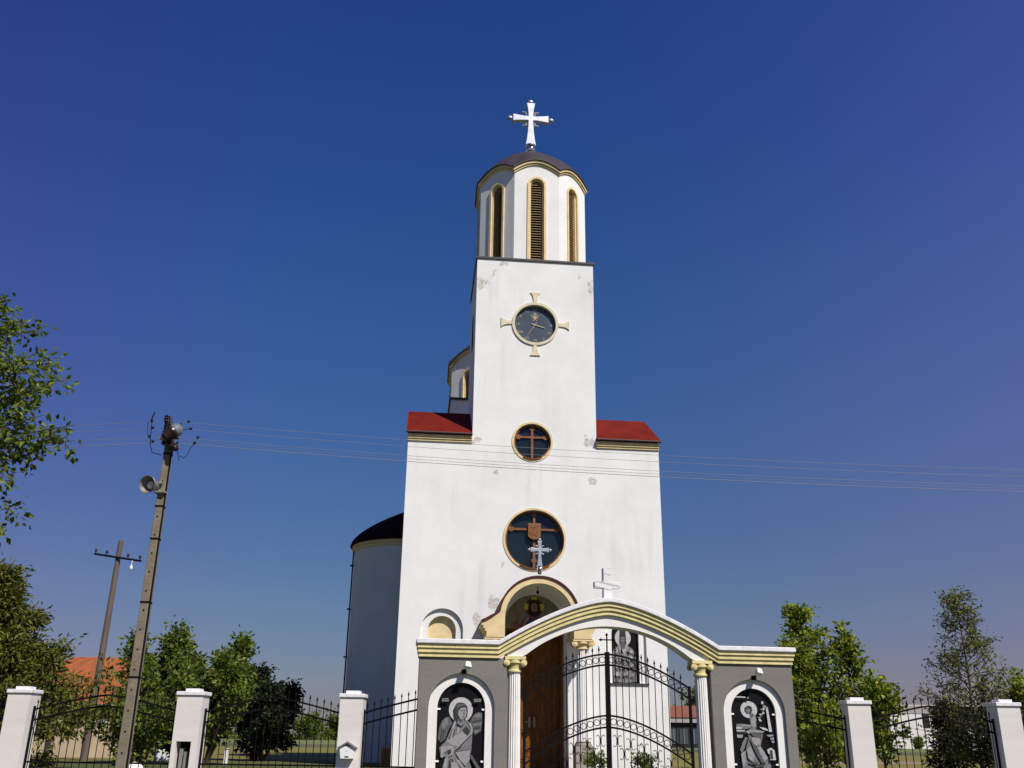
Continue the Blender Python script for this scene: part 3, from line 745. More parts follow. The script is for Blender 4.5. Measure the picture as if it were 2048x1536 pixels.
# ------------------------------------------------------------------ the gate portal
GA = R(7)
GO = Vector((1.828, 18.3, 0))
GC = .075
gate = thing('gate_portal', 'arched white, yellow and grey entrance portal with fluted columns and two black icon niches', 'gateway', GO + Vector((GC * math.cos(GA), GC * math.sin(GA), 0)), GA)
def top_curve(x):
    a = abs(x)
    return 3.36 if a >= 2.1 else 4.20 - .84 * (a / 2.1) ** 1.5
def xs_to(e):
    L = [-e, -2.9, -2.3, -2.1] + [-2.1 + 4.2 * i / 48 for i in range(1, 48)] + [2.1, 2.3, 2.9, e]
    return L
TH = .42
cp = MB(); X = xs_to(3.62)
cp.strip([(x, top_curve(x) - .085) for x in X], [(x, top_curve(x)) for x in X], -.135, TH + .135)
cpo = cp.build('coping', 'coping', gate); bevel(cpo, .012)
for p, e, a, b_ in ((.095, 3.60, .160, .0855), (.068, 3.585, .238, .1605), (.040, 3.57, .315, .2385)):
    s_ = MB(); X = xs_to(e)
    s_.strip([(x, top_curve(x) - a) for x in X], [(x, top_curve(x) - b_) for x in X], -p, TH + p)
    # thin shadow gap under each step
    s_.build('cornice_step', 'yellow_gate', gate)
# arch ring below the cornice
n = 40
xi = [-1.66 + 3.32 * i / n for i in range(n + 1)]
RI = (1.62 ** 2 + .585 ** 2) / (2 * .585)
def intr(x): return 3.09 if abs(x) > 1.62 else 3.675 - RI + math.sqrt(RI * RI - x * x)
ar = MB(); XA = [-1.94] + xi + [1.94]
ar.strip([(x, intr(x)) for x in XA], [(x, top_curve(x) - .3155) for x in XA], .015, TH - .015)
ar.build('arch_band', 'white_trim', gate)
for sx in (-1, 1):
    # wing wall with stepped arched niche
    nx = sx * 2.755
    w = MB(); xa, xb = sorted((sx * 1.945, sx * 3.55))
    wo = [(xa, 0), (xb, 0), (xb, 3.044), (xa, 3.044)]
    h1, h2 = arch(nx, .5, 2.17, .60, 24), arch(nx, .5, 2.17, .435, 24)
    w.flat(wo, [h1], 0); w.flat(wo, [], TH); w.rim(wo, 0, TH); w.rim(h1, 0, .065)
    xa2, xb2 = sorted((sx * 1.88, sx * 1.944)); w.box(xa2, xb2, .10, TH - .02, 0, 3.04)
    ww = w.build('wing_wall', 'grey_wall', gate)
    b_ = MB(); b_.flat(h1, [h2], .065); b_.rim(h2, .065, .14); b_.build('niche_band', 'white_trim', ww)
    pn = MB(); pn.prism(arch(nx, .52, 2.17, .43, 24), .125, .16)
    icon = pn.build('icon_panel', 'granite', gate)
    icon['label'] = 'black stone panel engraved with a winged angel' if sx < 0 else 'black stone panel engraved with a robed woman at a reading stand'
    cl = MB()
    for q in (-1, 1):
        for z in (1.25, 2.13):
            a, c_ = sorted((nx + q * .445, nx + q * .375)); cl.box(a, c_, .09, .125, z, z + .03)
    cl.build('panel_clip', 'lamp_white', icon)
    if sx < 0:
        def pa(*pts): return [(nx + (x - 560) / 755., 2.30 - (y - 612) / 800.) for x, y in pts]
        shapes('halo', icon, [('e5', pa(*[(558 + 165 * math.cos(2 * PI * i / 30), 742 + 172 * math.sin(2 * PI * i / 30)) for i in range(30)]))], None, .125)
        A = [('e2', pa((400, 840), (350, 850), (300, 900), (268, 1000), (255, 1140), (300, 1190), (360, 1140), (400, 1010), (450, 930))),
             ('e3', pa((390, 850), (330, 880), (300, 960), (330, 1010), (390, 940))),
             ('e1', pa((300, 1010), (312, 1000), (300, 1160), (288, 1160))), ('e1', pa((330, 1020), (345, 1015), (330, 1140), (316, 1150))),
             ('e2', pa((690, 890), (740, 800), (800, 770), (850, 780), (855, 900), (840, 1030), (760, 1090), (715, 1010))),
             ('e3', pa((740, 830), (800, 780), (845, 800), (845, 840), (770, 850))), ('e1', pa((720, 900), (845, 870), (845, 884), (722, 915))), ('e3', pa((725, 940), (840, 920), (835, 950), (735, 970))), ('e1', pa((730, 990), (830, 970), (826, 986), (736, 1004))), ('e3', pa((742, 1030), (820, 1010), (800, 1050), (760, 1070))),
             # robe
             ('e3', pa((478, 885), (610, 875), (700, 935), (725, 1010), (715, 1280), (690, 1440), (760, 1620), (860, 1900), (300, 1900), (330, 1500), (370, 1380), (300, 1390), (280, 1260), (365, 1170), (410, 1060))),
             ('e4', pa((372, 1172), (470, 1110), (570, 1040), (650, 1085), (640, 1150), (560, 1230), (470, 1232), (400, 1200))),
             ('e4', pa((478, 890), (505, 880), (470, 1010), (440, 1130), (405, 1140), (430, 1010))), ('e4', pa((520, 960), (560, 970), (540, 1050), (505, 1090))),
             ('e2', pa((440, 1000), (455, 1000), (420, 1140), (405, 1140))), ('e1', pa((480, 1010), (490, 1010), (465, 1110), (455, 1115))),
             ('e1', pa((590, 1010), (640, 965), (690, 1025), (660, 1090), (630, 1060))),
             ('e4', pa((610, 868), (690, 920), (728, 1000), (722, 1060), (600, 1240), (480, 1295), (560, 1215), (690, 1060), (700, 1000), (670, 930))),
             ('e1', pa((700, 1080), (706, 1090), (560, 1262), (480, 1300), (540, 1250))),
             ('e4', pa((300, 1260), (360, 1235), (460, 1240), (490, 1290), (470, 1350), (410, 1380), (440, 1320), (400, 1290), (340, 1330), (330, 1395), (300, 1385))),
             ('e1', pa((400, 1290), (440, 1280), (440, 1330), (400, 1330))),
             ('e2', pa((480, 1300), (690, 1280), (692, 1292), (480, 1312))), ('e4', pa((500, 1320), (690, 1290), (700, 1400), (640, 1500), (560, 1420))),
             ('e4', pa((450, 1380), (560, 1430), (640, 1540), (690, 1700), (600, 1800), (540, 1560))), ('e2', pa((470, 1390), (482, 1386), (620, 1560), (610, 1600))),
             ('e4', pa((360, 1400), (400, 1390), (380, 1600), (330, 1850), (300, 1850), (330, 1560))), ('e1', pa((430, 1400), (440, 1400), (420, 1700), (405, 1700))),
             ('e4', pa((450, 1450), (520, 1450), (560, 1560), (520, 1850), (430, 1850), (440, 1600))), ('e2', pa((690, 1360), (720, 1350), (860, 1560), (850, 1640))),
             # neck, head, hair
             ('e3', pa((515, 860), (600, 868), (612, 930), (565, 968), (515, 935))),
             ('e1', pa((470, 700), (490, 660), (540, 640), (600, 652), (640, 690), (652, 760), (640, 850), (600, 880), (500, 870), (478, 800))),
             ('e2', pa((490, 690), (540, 655), (600, 665), (620, 690), (560, 690), (500, 730))),
             ('e4', pa((520, 760), (560, 715), (625, 712), (636, 770), (622, 840), (588, 878), (548, 860), (520, 810))),
             ('e1', pa((545, 755), (580, 748), (580, 758), (545, 765))), ('e1', pa((600, 748), (628, 752), (628, 760), (600, 758))), ('e2', pa((592, 760), (602, 760), (612, 812), (594, 814))), ('e1', pa((572, 838), (606, 834), (606, 842), (574, 846))),
             ('e2', pa((545, 855), (590, 880), (560, 900), (530, 870))),
             ('e3', pa((290, 590), (380, 586), (384, 632), (292, 636))), ('e1', pa((305, 605), (370, 602), (370, 608), (305, 611))), ('e3', pa((730, 590), (828, 586), (828, 630), (732, 634))), ('e1', pa((745, 605), (815, 602), (815, 608), (745, 611)))]
        shapes('engraved_angel', icon, A, None, .1233)
    else:
        def pq(*pts): return [(nx + (x - 615) / 810., 2.40 - (y - 470) / 925.) for x, y in pts]
        shapes('halo', icon, [('e5', pq(*[(562 + 132 * math.cos(2 * PI * i / 30), 630 + 140 * math.sin(2 * PI * i / 30)) for i in range(30)]))], None, .125)
        B = [('e3', pq((560, 700), (610, 680), (668, 740), (680, 850), (650, 950), (765, 975), (745, 1080), (705, 1230), (830, 1420), (850, 1560), (700, 1900), (470, 1900), (380, 1480), (480, 1260), (540, 1080), (480, 1000), (560, 940), (575, 850))),
             ('e4', pq((575, 840), (590, 765), (650, 740), (662, 850), (640, 920), (600, 900))), ('e2', pq((600, 700), (630, 720), (600, 760), (580, 740))),
             ('e1', pq((490, 650), (495, 600), (550, 562), (602, 578), (616, 640), (590, 700), (565, 690), (530, 700))),
             ('e3', pq((510, 625), (550, 612), (585, 635), (560, 695), (535, 690), (512, 655))), ('e1', pq((520, 630), (548, 624), (548, 630), (520, 637))), ('e1', pq((535, 668), (556, 664), (556, 670), (536, 674))),
             ('e3', pq((345, 870), (420, 865), (590, 885), (600, 915), (480, 955), (440, 945), (345, 935))), ('e4', pq((420, 872), (560, 882), (590, 900), (430, 895))),
             ('e5', pq((340, 920), (430, 920), (430, 950), (340, 950))), ('e5', pq((340, 965), (470, 968), (470, 990), (340, 990))), ('e4', pq((340, 1040), (440, 1045), (420, 1095), (345, 1095))), ('e1', pq((340, 1003), (480, 1006), (480, 1022), (340, 1022))),
             ('e4', pq((480, 985), (620, 965), (780, 985), (740, 1010), (600, 1000), (520, 1025))), ('e2', pq((545, 1000), (700, 1020), (740, 1060), (690, 1085), (600, 1070))), ('e5', pq((700, 910), (800, 930), (880, 985), (760, 960))),
             ('e4', pq((560, 1080), (690, 1090), (700, 1180), (640, 1230), (580, 1180))), ('e2', pq((540, 1100), (556, 1100), (640, 1280), (780, 1480), (700, 1500), (600, 1300))), ('e4', pq((640, 1240), (700, 1230), (800, 1420), (740, 1480))), ('e4', pq((480, 1290), (540, 1230), (600, 1380), (560, 1480), (490, 1420))), ('e1', pq((520, 1020), (532, 1020), (470, 1280), (400, 1440), (392, 1430), (460, 1260))),
             ('e3', pq((370, 1290), (420, 1160), (470, 1080), (500, 1090), (440, 1260), (400, 1340))), ('e4', pq((380, 1350), (450, 1300), (440, 1500), (400, 1560))), ('e1', pq((500, 1450), (640, 1520), (760, 1500), (740, 1530), (640, 1550), (500, 1490))), ('e2', pq((560, 1480), (620, 1460), (640, 1500), (590, 1520))),
             ('e5', pq((820, 590), (852, 590), (892, 990), (845, 990))), ('e5', pq((755, 490), (790, 490), (790, 530), (755, 540))), ('e4', pq((790, 540), (850, 590), (830, 610), (780, 570))),
             ('e4', pq((800, 1040), (905, 1035), (905, 1060), (830, 1070))), ('e4', pq((850, 1090), (910, 1080), (910, 1115), (860, 1120))), ('e4', pq((860, 1140), (912, 1130), (912, 1170), (880, 1170))),
             ('e5', pq((790, 1280), (850, 1245), (905, 1290), (918, 1445), (830, 1445), (825, 1350), (800, 1340))), ('e1', pq((828, 1300), (850, 1275), (870, 1300), (872, 1430), (834, 1430))),
             ('e5', pq((345, 412), (505, 418), (505, 440), (345, 434))), ('e3', pq((530, 425), (560, 420), (560, 450), (530, 455)))]
        rf_ = random.Random(11)
        for k in range(12): B.append((rf_.choice(['e4', 'e5', 'e3']), pq(*blob(700 + k * 8 + rf_.uniform(-20, 20), 800 - k * 20 + rf_.uniform(-14, 14), 19, 6, 17, .4, k))))
        shapes('engraved_woman', icon, B, None, .1233)
    # lamp over the niche
    lm = MB(Matrix.Translation((nx + .07, -.16, 2.89)) @ Matrix.Rotation(R(-28), 4, 'X') @ Matrix.Rotation(R(18), 4, 'Z'))
    lm.prism([(-.065, -.05), (.065, -.05), (.045, .055), (-.045, .055)], -.06, .06)
    lo = lm.build('niche_lamp', 'lamp_white', gate); bevel(lo, .012)
    lb = MB(); lb.tube([(nx + .03, .0, 2.80), (nx + .04, -.07, 2.82), (nx + .06, -.13, 2.87)], .018, 6); lb.box(nx - .01, nx + .07, -.03, .0, 2.755, 2.835); lb.build('lamp_bracket', 'iron', lo)
    # column
    c = MB(); cx = sx * 1.785; fluted(c, cx, .13, 0.35, 2.80, .127, .112, 18)
    co = c.build('fluted_column', 'white_trim', gate)
    c = MB(); capital(c, cx, .13, 2.80, .288, .118); c.build('capital', 'yellow_gate', co, smooth=True)
    c = MB(); c.box(cx - .2, cx + .2, -.07, .33, 0, .25); c.lathe([(.18, .252), (.18, .29), (.14, .31), (.155, .34), (.13, .352)], cx, .13, 20); c.build('column_base', 'white_trim', co)
# white cross standing on the crown of the arch
wc = MB(); t = .075; a_ = .26
wc.prism([(-.08, 4.19), (.08, 4.19), (.08, 4.40), (.255, 4.40), (.255, 4.52), (.08, 4.52), (.08, 4.79), (-.08, 4.79), (-.08, 4.52), (-.255, 4.52), (-.255, 4.40), (-.08, 4.40)], .02, .19)
bevel(wc.build('crown_cross', 'plaster', gate), .008)

# ------------------------------------------------------------------ iron gate leaves
def gleaf(sx):
    lab = 'left leaf of the black iron gate, carrying the centre post topped by a small cross' if sx < 0 else 'right leaf of the black iron gate, in front of the saint panel'
    go = gate.location
    t = thing('gate_leaf', lab, 'gate', (go.x, go.y, 0), GA, 'leaves of the iron gate')
    W_ = 1.60; Y = .21
    f = lambda zc, drop, x: zc - drop * (abs(x) / W_) ** 1.65
    lines = [(3.18, .60), (2.985, .60), (2.08, .67), (1.875, .67)]
    xs_ = [sx * (.03 + (W_ - .03) * i / 20) for i in range(21)]
    for zc, dp_ in lines:
        m = MB(); m.strip([(x, f(zc, dp_, x) - .017) for x in xs_], [(x, f(zc, dp_, x) + .017) for x in xs_], Y - .017, Y + .017); m.build('rail', 'iron', t)
    m = MB(); a, b = sorted((sx * .03, sx * W_)); m.box(a, b, Y - .02, Y + .02, .30, .34); m.build('bottom_rail', 'iron', t)
    m = MB(); a, b = sorted((sx * (W_ - .045), sx * W_)); m.box(a, b, Y - .03, Y + .03, .28, f(3.18, .6, W_) + .05); m.build('hinge_stile', 'iron', t)
    m = MB(); a, b = sorted((sx * .002, sx * .045)); m.box(a, b, Y - .024, Y + .024, .28, 3.22); st = m.build('meeting_stile', 'iron', t)
    nb_ = 12
    for i in range(nb_):
        x = sx * (.045 + (W_ - .09) * (i + .9) / nb_)
        if abs(x) > W_ - .06: continue
        m = MB(); zt = f(3.18, .6, x)
        m.tube([(x, Y, .32), (x, Y, zt + .06)], .0085, 5)
        m.lathe([(.006, zt + .06), (.021, zt + .085), (.014, zt + .11), (.002, zt + .165)], x, Y, 6)
        m.build('bar', 'iron', t)
    for i in range(nb_):
        x = sx * (.045 + (W_ - .09) * (i + .4) / nb_)
        if abs(x) > W_ - .08: continue
        for zc, dp_ in ((3.0825, .60), (1.9775, .67)):
            m = MB(); m.ring((x, Y, f(zc, dp_, x)), .055, .0075, 16); m.build('ring', 'iron', t)
    # C scrolls around every other bar under the middle rails
    for i in range(0, nb_ - 1):
        x = sx * (.045 + (W_ - .09) * (i + .9) / nb_)
        if abs(x) > W_ - .1: continue
        zc = f(1.875, .67, x) - (.22 if i % 2 == 0 else .42)
        m = MB()
        for s in (-1, 1):
            P = [(x + s * (.012 + .028 * (1 - math.cos(u))), Y, zc + .085 * math.sin(u) ) for u in [(-1 + 2 * k / 16) * PI * .5 for k in range(17)]]
            P = [(x + s * .075, Y, zc - .07), (x + s * .07, Y, zc - .095), (x + s * .045, Y, zc - .098)] + [(x + s * (.012 + .02 * (abs(k) / 6) ** 2), Y, zc + .09 * k / 6) for k in range(-6, 7)] + [(x + s * .045, Y, zc + .098), (x + s * .07, Y, zc + .095), (x + s * .075, Y, zc + .07)]
            m.tube(P, .007, 5)
        m.build('scroll', 'iron', t)
    if sx < 0:
        m = MB(); m.box(-.012, .012, Y - .012, Y + .012, 3.2, 3.52); m.box(-.105, .105, Y - .011, Y + .011, 3.435, 3.457)
        for (x, z, dx, dz) in ((0, 3.53, 0, 1), (-.11, 3.446, -1, 0), (.11, 3.446, 1, 0)):
            px_, pz_ = -dz, dx
            m.prism([(x + px_ * .03, z + pz_ * .03), (x + dx * .05, z + dz * .05), (x - px_ * .03, z - pz_ * .03), (x - dx * .012, z - dz * .012)], Y - .013, Y + .013)
        m.build('post_cross', 'iron', st)
    return t
gleaf(-1); gleaf(1)

# ------------------------------------------------------------------ pillars, mailbox, fence
def pillar(x, y, label, cavity=False):
    t = thing('fence_pillar', label, 'pillar', (x, y, 0), 0, 'white fence pillars')
    m = MB(); hw = .21
    if cavity:
        hole = [(-.155, .5), (.115, .5), (.115, 1.535), (-.155, 1.535)]
        o_ = [(-.235, 0), (.23, 0), (.23, 2.33), (-.235, 2.33)]
        m.flat(o_, [hole], -.21); m.rim(hole, -.21, .1); m.rim(o_, -.21, .21); m.flat(o_, [], .21); m.flat(hole, [], .1)
        hwc = .26
    else:
        m.box(-hw, hw, -.21, .21, 0, 2.33); hwc = .235
    sh = m.build('shaft', 'pillar', t)
    c = MB(); c.box(-hwc, hwc, -.238, .238, 2.332, 2.40); co = c.build('cap', 'coping', t); bevel(co, .01)
    c = MB(); c.box(-.125, .125, -.13, .13, 2.40, 2.455); c.build('cap_block', 'coping', co)
    if cavity:
        b = MB(); b.box(-.10, -.035, -.12, .09, .6, 1.42); b.box(-.005, .035, -.15, .05, .6, 1.36); b.build('meter_box', 'greymetal', t)
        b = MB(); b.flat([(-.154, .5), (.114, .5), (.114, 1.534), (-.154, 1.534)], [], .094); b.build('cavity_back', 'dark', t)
    return t
FY = 18.51
pillar(-9.02, FY, 'white pillar with a plain shaft at the left edge of the picture')
pillar(-5.86, FY, 'white pillar with a dark open meter cavity in its lower front', True)
pillar(-2.88, FY, 'white pillar that carries the white mailbox')
pillar(6.49, FY, 'white pillar just right of the gate portal, beside the bright green young tree')
pillar(9.25, FY, 'white pillar in front of the sparse birch at the right edge')

mbx = thing('mailbox', 'small white metal mailbox with pitched roof on the front of a pillar', 'mailbox', (-2.885, FY - .21, 1.28))
b = MB(); b.prism([(-.115, 0), (.115, 0), (.145, .21), (-.145, .21)], -.115, -.003); bo = b.build('box_body', 'white_paint', mbx); bevel(bo, .008)
b = MB(); b.prism([(-.175, .19), (-.165, .175), (0, .265), (.165, .175), (.175, .19), (0, .295)], -.15, -.002); b.prism([(-.144, .212), (.144, .212), (0, .262)], -.112, -.004); b.build('box_roof', 'greymetal', mbx)
b = MB(); b.box(-.035, .035, -.12, -.1155, .025, .045); b.build('name_slot', 'far_dark', mbx)
b = MB(); b.tube([(0, -.122, .13), (0, -.114, .13)], .008, 8); b.build('lock', 'greymetal', mbx)

def fence(xa, xb, topf, label, group='iron fence panels', drop=.19, ya=FY, yb=FY):
    t = thing('iron_fence', label, 'fence', (xa, ya, 0), math.atan2(yb - ya, xb - xa), group)
    L = math.hypot(xb - xa, yb - ya); n = 16
    for d in (0, drop):
        m = MB(); m.strip([(L * i / n, topf(i / n) - d - .016) for i in range(n + 1)], [(L * i / n, topf(i / n) - d + .016) for i in range(n + 1)], -.014, .014); m.build('rail', 'iron', t)
    m = MB(); m.box(0, L, -.016, .016, 1.135, 1.165); m.build('bottom_rail', 'iron', t)
    nb_ = max(2, round(L / .134))
    for i in range(nb_):
        u = (i + .5) / nb_; z = topf(u); x = L * u
        m = MB(); m.tube([(x, 0, .96), (x, 0, z + .09)], .0085, 5)
        m.lathe([(.006, z + .09), (.019, z + .11), (.013, z + .135), (.002, z + .175)], x, 0, 6); m.build('bar', 'iron', t)
    for u in (.006, .994):
        m = MB(); m.box(L * u - .016, L * u + .016, -.018, .018, .96, topf(u) + .06); m.build('end_post', 'iron', t)
peak = lambda u: 2.325 - .275 * abs(2 * u - 1) ** 1.25
fence(-12.1, -9.23, peak, 'iron fence panel running out of the picture past the leftmost pillar')
fence(-8.81, -6.11, peak, 'arched iron fence panel behind the concrete utility pole')
fence(-5.62, -3.09, peak, 'arched iron fence panel in front of the dark-leaved tree, left of the mailbox pillar')
fence(-2.67, -1.63, lambda u: 2.065 + .255 * u ** .9, 'short iron fence panel rising from the mailbox pillar to the gate portal', yb=18.15)
fence(5.45, 6.28, lambda u: 2.275 - .20 * u ** .9, 'short iron fence panel dropping from the gate portal to the right-hand pillar', ya=18.9, yb=FY)
fence(6.70, 9.04, peak, 'arched iron fence panel in front of the far white building')
fence(9.46, 12.4, peak, 'iron fence panel running out of the picture past the rightmost pillar')
for xa, xb, lb in ((-30, -1.66, 'low white plinth wall under the iron fence left of the gate'), (5.44, 30, 'low white plinth wall under the iron fence right of the gate')):
    m = MB(); m.box(xa, xb, FY - .14, FY + .14, 0, .95); tag(m.build('plinth_wall', 'pillar'), lb, 'wall')

# ------------------------------------------------------------------ utility poles and wires
PX, PY = -6.44, 17.0
pole = thing('utility_pole', 'tall tapered concrete utility pole with holes, lamp and loudspeaker in front of the fence', 'utility pole', (PX, PY, 0))
m = MB()
def taper(z): return .088 - .0040 * z
for sx in (-1, 1): pass
zz = [0, 1.5, 3, 4.5, 6, 7.05]
m.v = []; rows = []
for z in zz:
    a = taper(z); b_ = a * 1.15
    rows.append([m.pt((x, y, z)) for x, y in ((-a * .9, -b_), (a * .9, -b_), (a, -b_ * .9), (a, b_), (-a, b_), (-a, -b_ * .9))])
for i in range(len(zz) - 1):
    for k in range(6):
        j = (k + 1) % 6; m.f.append([rows[i][k], rows[i][j], rows[i+1][j], rows[i+1][k]]); m.m.append(0)
m.f.append(rows[-1]); m.m.append(0)
ps = m.build('pole_shaft', 'concrete', pole)
for i in range(16):
    h = MB(); z = 1.35 + i * .335; h.tube([(.0 + .005 * (i % 2), -taper(z) * 1.15 - .004, z), (.005 * (i % 2), -taper(z) * 1.15 + .02, z)], .017, 8)
    h.build('climbing_hole', 'dark', ps)
h = MB()
for z in (2.55, 3.82, 4.95, 5.55, 6.55):
    a = taper(z) + .006; b_ = a * 1.15; h.box(-a, a, -b_, b_, z, z + .03)
h.build('strap_band', 'iron', ps)
cb = MB(); cb.tube([(taper(0) + .015, -.05, 0), (taper(6.6) + .015, -.05, 6.55), (taper(6.7) + .06, -.08, 6.72), (.19, -.10, 6.78)], .017, 6); cb.build('cable', 'iron', ps)
# insulator bracket stack on top
b = MB(); b.tube([(0, 0, 7.0), (-.06, -.0, 7.32)], .03, 6); b.box(-.13, -.05, -.06, .06, 6.75, 7.2); b.build('bracket', 'porcelain', pole)
b = MB(); b.box(-.18, .22, -.16, -.13, 6.82, 6.85); b.ball((-.08, -.17, 6.84), .055, 10); b.build('clamp_bar', 'greymetal', pole)
WZ = [7.22, 7.08, 6.91, 6.80]
for k, z in enumerate(WZ):
    b = MB(); b.lathe([(.02, z - .07), (.045, z - .05), (.03, z - .02), (.05, z + .0), (.03, z + .03), (.045, z + .05), (.02, z + .07)], -.05 + (.03 if k % 2 else -.02), -.16 + .09 * (k % 2), 10)
    b.build('insulator', 'porcelain', pole, smooth=True)
for k, (x, z) in enumerate(((.30, 7.22), (.36, 7.08), (.52, 6.91), (.47, 6.80), (-.40, 7.23), (-.36, 7.09), (-.40, 6.92), (-.32, 6.82))):
    b = MB(); b.tube([(x - .028, .0, z), (x - .015, 0, z), (x + .015, 0, z), (x + .028, 0, z)], [.014, .027, .027, .014], 8); b.build('strain_insulator', 'porcelain', pole)
b = MB()
b.tube([(.47, 0, 6.79), (.40, 0, 6.70), (.36, .0, 6.56), (.30, 0, 6.50), (.22, -.02, 6.54)], .006, 5)
b.tube([(-.40, 0, 7.30), (-.385, 0, 7.0), (-.36, 0, 6.74), (-.30, 0, 6.60), (-.12, 0, 6.55)], .008, 5)
b.tube([(-.47, 0, 7.22), (-.46, 0, 7.05), (-.42, 0, 6.9)], .005, 5); b.tube([(-.37, 0, 7.4), (-.42, 0, 7.22)], .012, 5)
b.tube([(.36, 0, 7.08), (.22, 0, 7.06), (.12, 0, 7.02)], .007, 5); b.tube([(.18, 0, 7.08), (.16, 0, 7.2)], .007, 5)
b.tube([(.20, -.1, 6.62), (.26, -.1, 6.42)], .006, 5)
b.build('jumper_wire', 'iron', pole)
# street lamp with milky bowl
lx = Matrix.Translation((.15, -.22, 6.97)) @ Matrix.Rotation(R(42), 4, 'Y') @ Matrix.Rotation(R(-20), 4, 'X')
b = MB(lx); b.ball((0, 0, 0), .135, 18, (1, .9, 1.1)); lamp = b.build('lamp_bowl', 'lens', pole, smooth=True)
b = MB(lx); b.lathe([(.140, -.03), (.148, -.07), (.11, -.13), (.085, -.24), (.05, -.27)][::-1], n=18); b.build('lamp_housing', 'porcelain', lamp, smooth=True)
b = MB(); b.tube([(0, -.12, 6.75), (.08, -.16, 6.68), (.18, -.2, 6.66), (.22, -.22, 6.60)], [.05, .06, .07, .05], 8); b.ball((.2, -.24, 6.63), .045, 10); b.build('lamp_arm', 'porcelain', pole, smooth=True)
# horn loudspeaker
hx = Matrix.Translation((-.14, -.20, 5.92)) @ Matrix.Rotation(R(-14), 4, 'Z') @ Matrix.Rotation(R(8), 4, 'X') @ Matrix.Rotation(R(90), 4, 'X')
b = MB(hx); prof_ = [(.165, .14), (.16, .145), (.135, .08), (.09, .02), (.06, -.06), (.055, -.16), (.04, -.17)]
b.lathe(prof_[::-1], n=24, cap=False)
b.lathe([(.168, .14), (.15, .09), (.105, .02), (.085, -.08), (.08, -.2), (.02, -.21)][::-1], n=24, cap=False)
ho = b.build('loudspeaker_horn', mat('grey_horn', (.27, .25, .22), .45, metal=.35, var=.2), pole, smooth=True)
b = MB(hx); b.lathe([(.075, -.02), (.078, .02), (.06, .05), (.035, .07), (.005, .075)], n=18); b.build('horn_centre', 'lamp_white', ho, smooth=True)  # white colour paints the sunlit glint on the horn's centre cone
b = MB(); b.tube([(-.13, -.1, 5.93), (-.03, -.13, 5.98), (.02, -.12, 6.0)], .03, 6); b.box(-.11, .1, -.15, .0, 5.80, 5.83); b.build('horn_bracket', 'greymetal', ho)

def wire_z(x, z0):          # sagging span to the next pole 40 m to the right; level run to the left
    if x >= PX: return z0 - .76 + .0019 * (x - PX - 20) ** 2
    return z0 - .6 + .0015 * (x - PX + 20) ** 2
wl_ = ['uppermost overhead wire crossing the church front', 'second overhead wire from the top crossing the church front', 'third overhead wire from the top crossing the church front', 'fourth overhead wire from the top crossing the church front', 'lowest bright overhead wire, close under the fourth']
for k, (z0, lb) in enumerate(zip([7.22, 7.09, 6.91, 6.86, 6.80], wl_)):
    m = MB(); xs2 = [PX + (34 - PX) * i / 40 for i in range(41)]
    if k != 3: xs2 = [PX - 40 + 40 * i / 30 for i in range(30)] + xs2
    dz = [0, 0, 0, 0, 0][k]
    m.tube([(x, PY + (.03 if k == 3 else 0), wire_z(x, z0)) for x in xs2], 0.0034 if k != 4 else .0050, 4)
    tag(m.build('overhead_wire', 'wire'), lb, 'wire', 'overhead wires')

p2 = thing('telegraph_pole', 'thin wooden pole with a four-pin crossarm beyond the fence', 'utility pole', (-14.15, 34, GZ))
m = MB(); m.tube([(-.04, 0, 0), (0, 0, 3.5), (.03, 0, 7.4)], [.125, .11, .085], 10); m.build('pole_shaft', 'oldwood', p2)
m = MB(); m.tube([(-.80, -.12, 6.90), (.92, -.12, 6.66)], .04, 6); ca = m.build('crossarm', 'iron', p2)
for x in (-.76, -.36, .42, .86):
    z = 6.90 - .24 * (x + .8) / 1.72
    m = MB(); m.lathe([(.015, z + .02), (.02, z + .08), (.05, z + .09), (.045, z + .15), (.03, z + .2), (.01, z + .21)], x, -.12, 10); m.build('insulator', 'porcelain', ca, smooth=True)
m = MB(); m.ball((.6, -.14, 6.42), .06, 10, (1, 1, 1.5)); m.tube([(.6, -.14, 6.68), (.6, -.14, 6.5)], .012, 5); m.build('hanging_fitting', 'lamp_white', ca, smooth=True)

# ------------------------------------------------------------------ trees
def leaf(mb, c, d, s, rg, aspect=.62, flat_=.35):
    d = Vector(d).normalized()
    n_ = Vector((rg.gauss(0, 1), rg.gauss(0, 1), rg.gauss(.5, 1))).normalized()
    w = d.cross(n_)
    if w.length < .05: w = d.cross(Vector((0, 0, 1)) if abs(d.z) < .9 else Vector((1, 0, 0)))
    w.normalize(); nn = w.cross(d)
    c = Vector(c); L = s * rg.uniform(.7, 1.25); W_ = L * aspect * .5
    mb.mi = rg.choices((0, 1, 2), (5, 2, 3))[0]
    b = len(mb.v)
    mb.v += [tuple(c), tuple(c + d * L * .45 + w * W_ + nn * L * .08), tuple(c + d * L - nn * L * .1), tuple(c + d * L * .45 - w * W_ + nn * L * .08)]
    mb.f += [[b, b + 1, b + 2], [b, b + 2, b + 3]]; mb.m += [mb.mi, mb.mi]

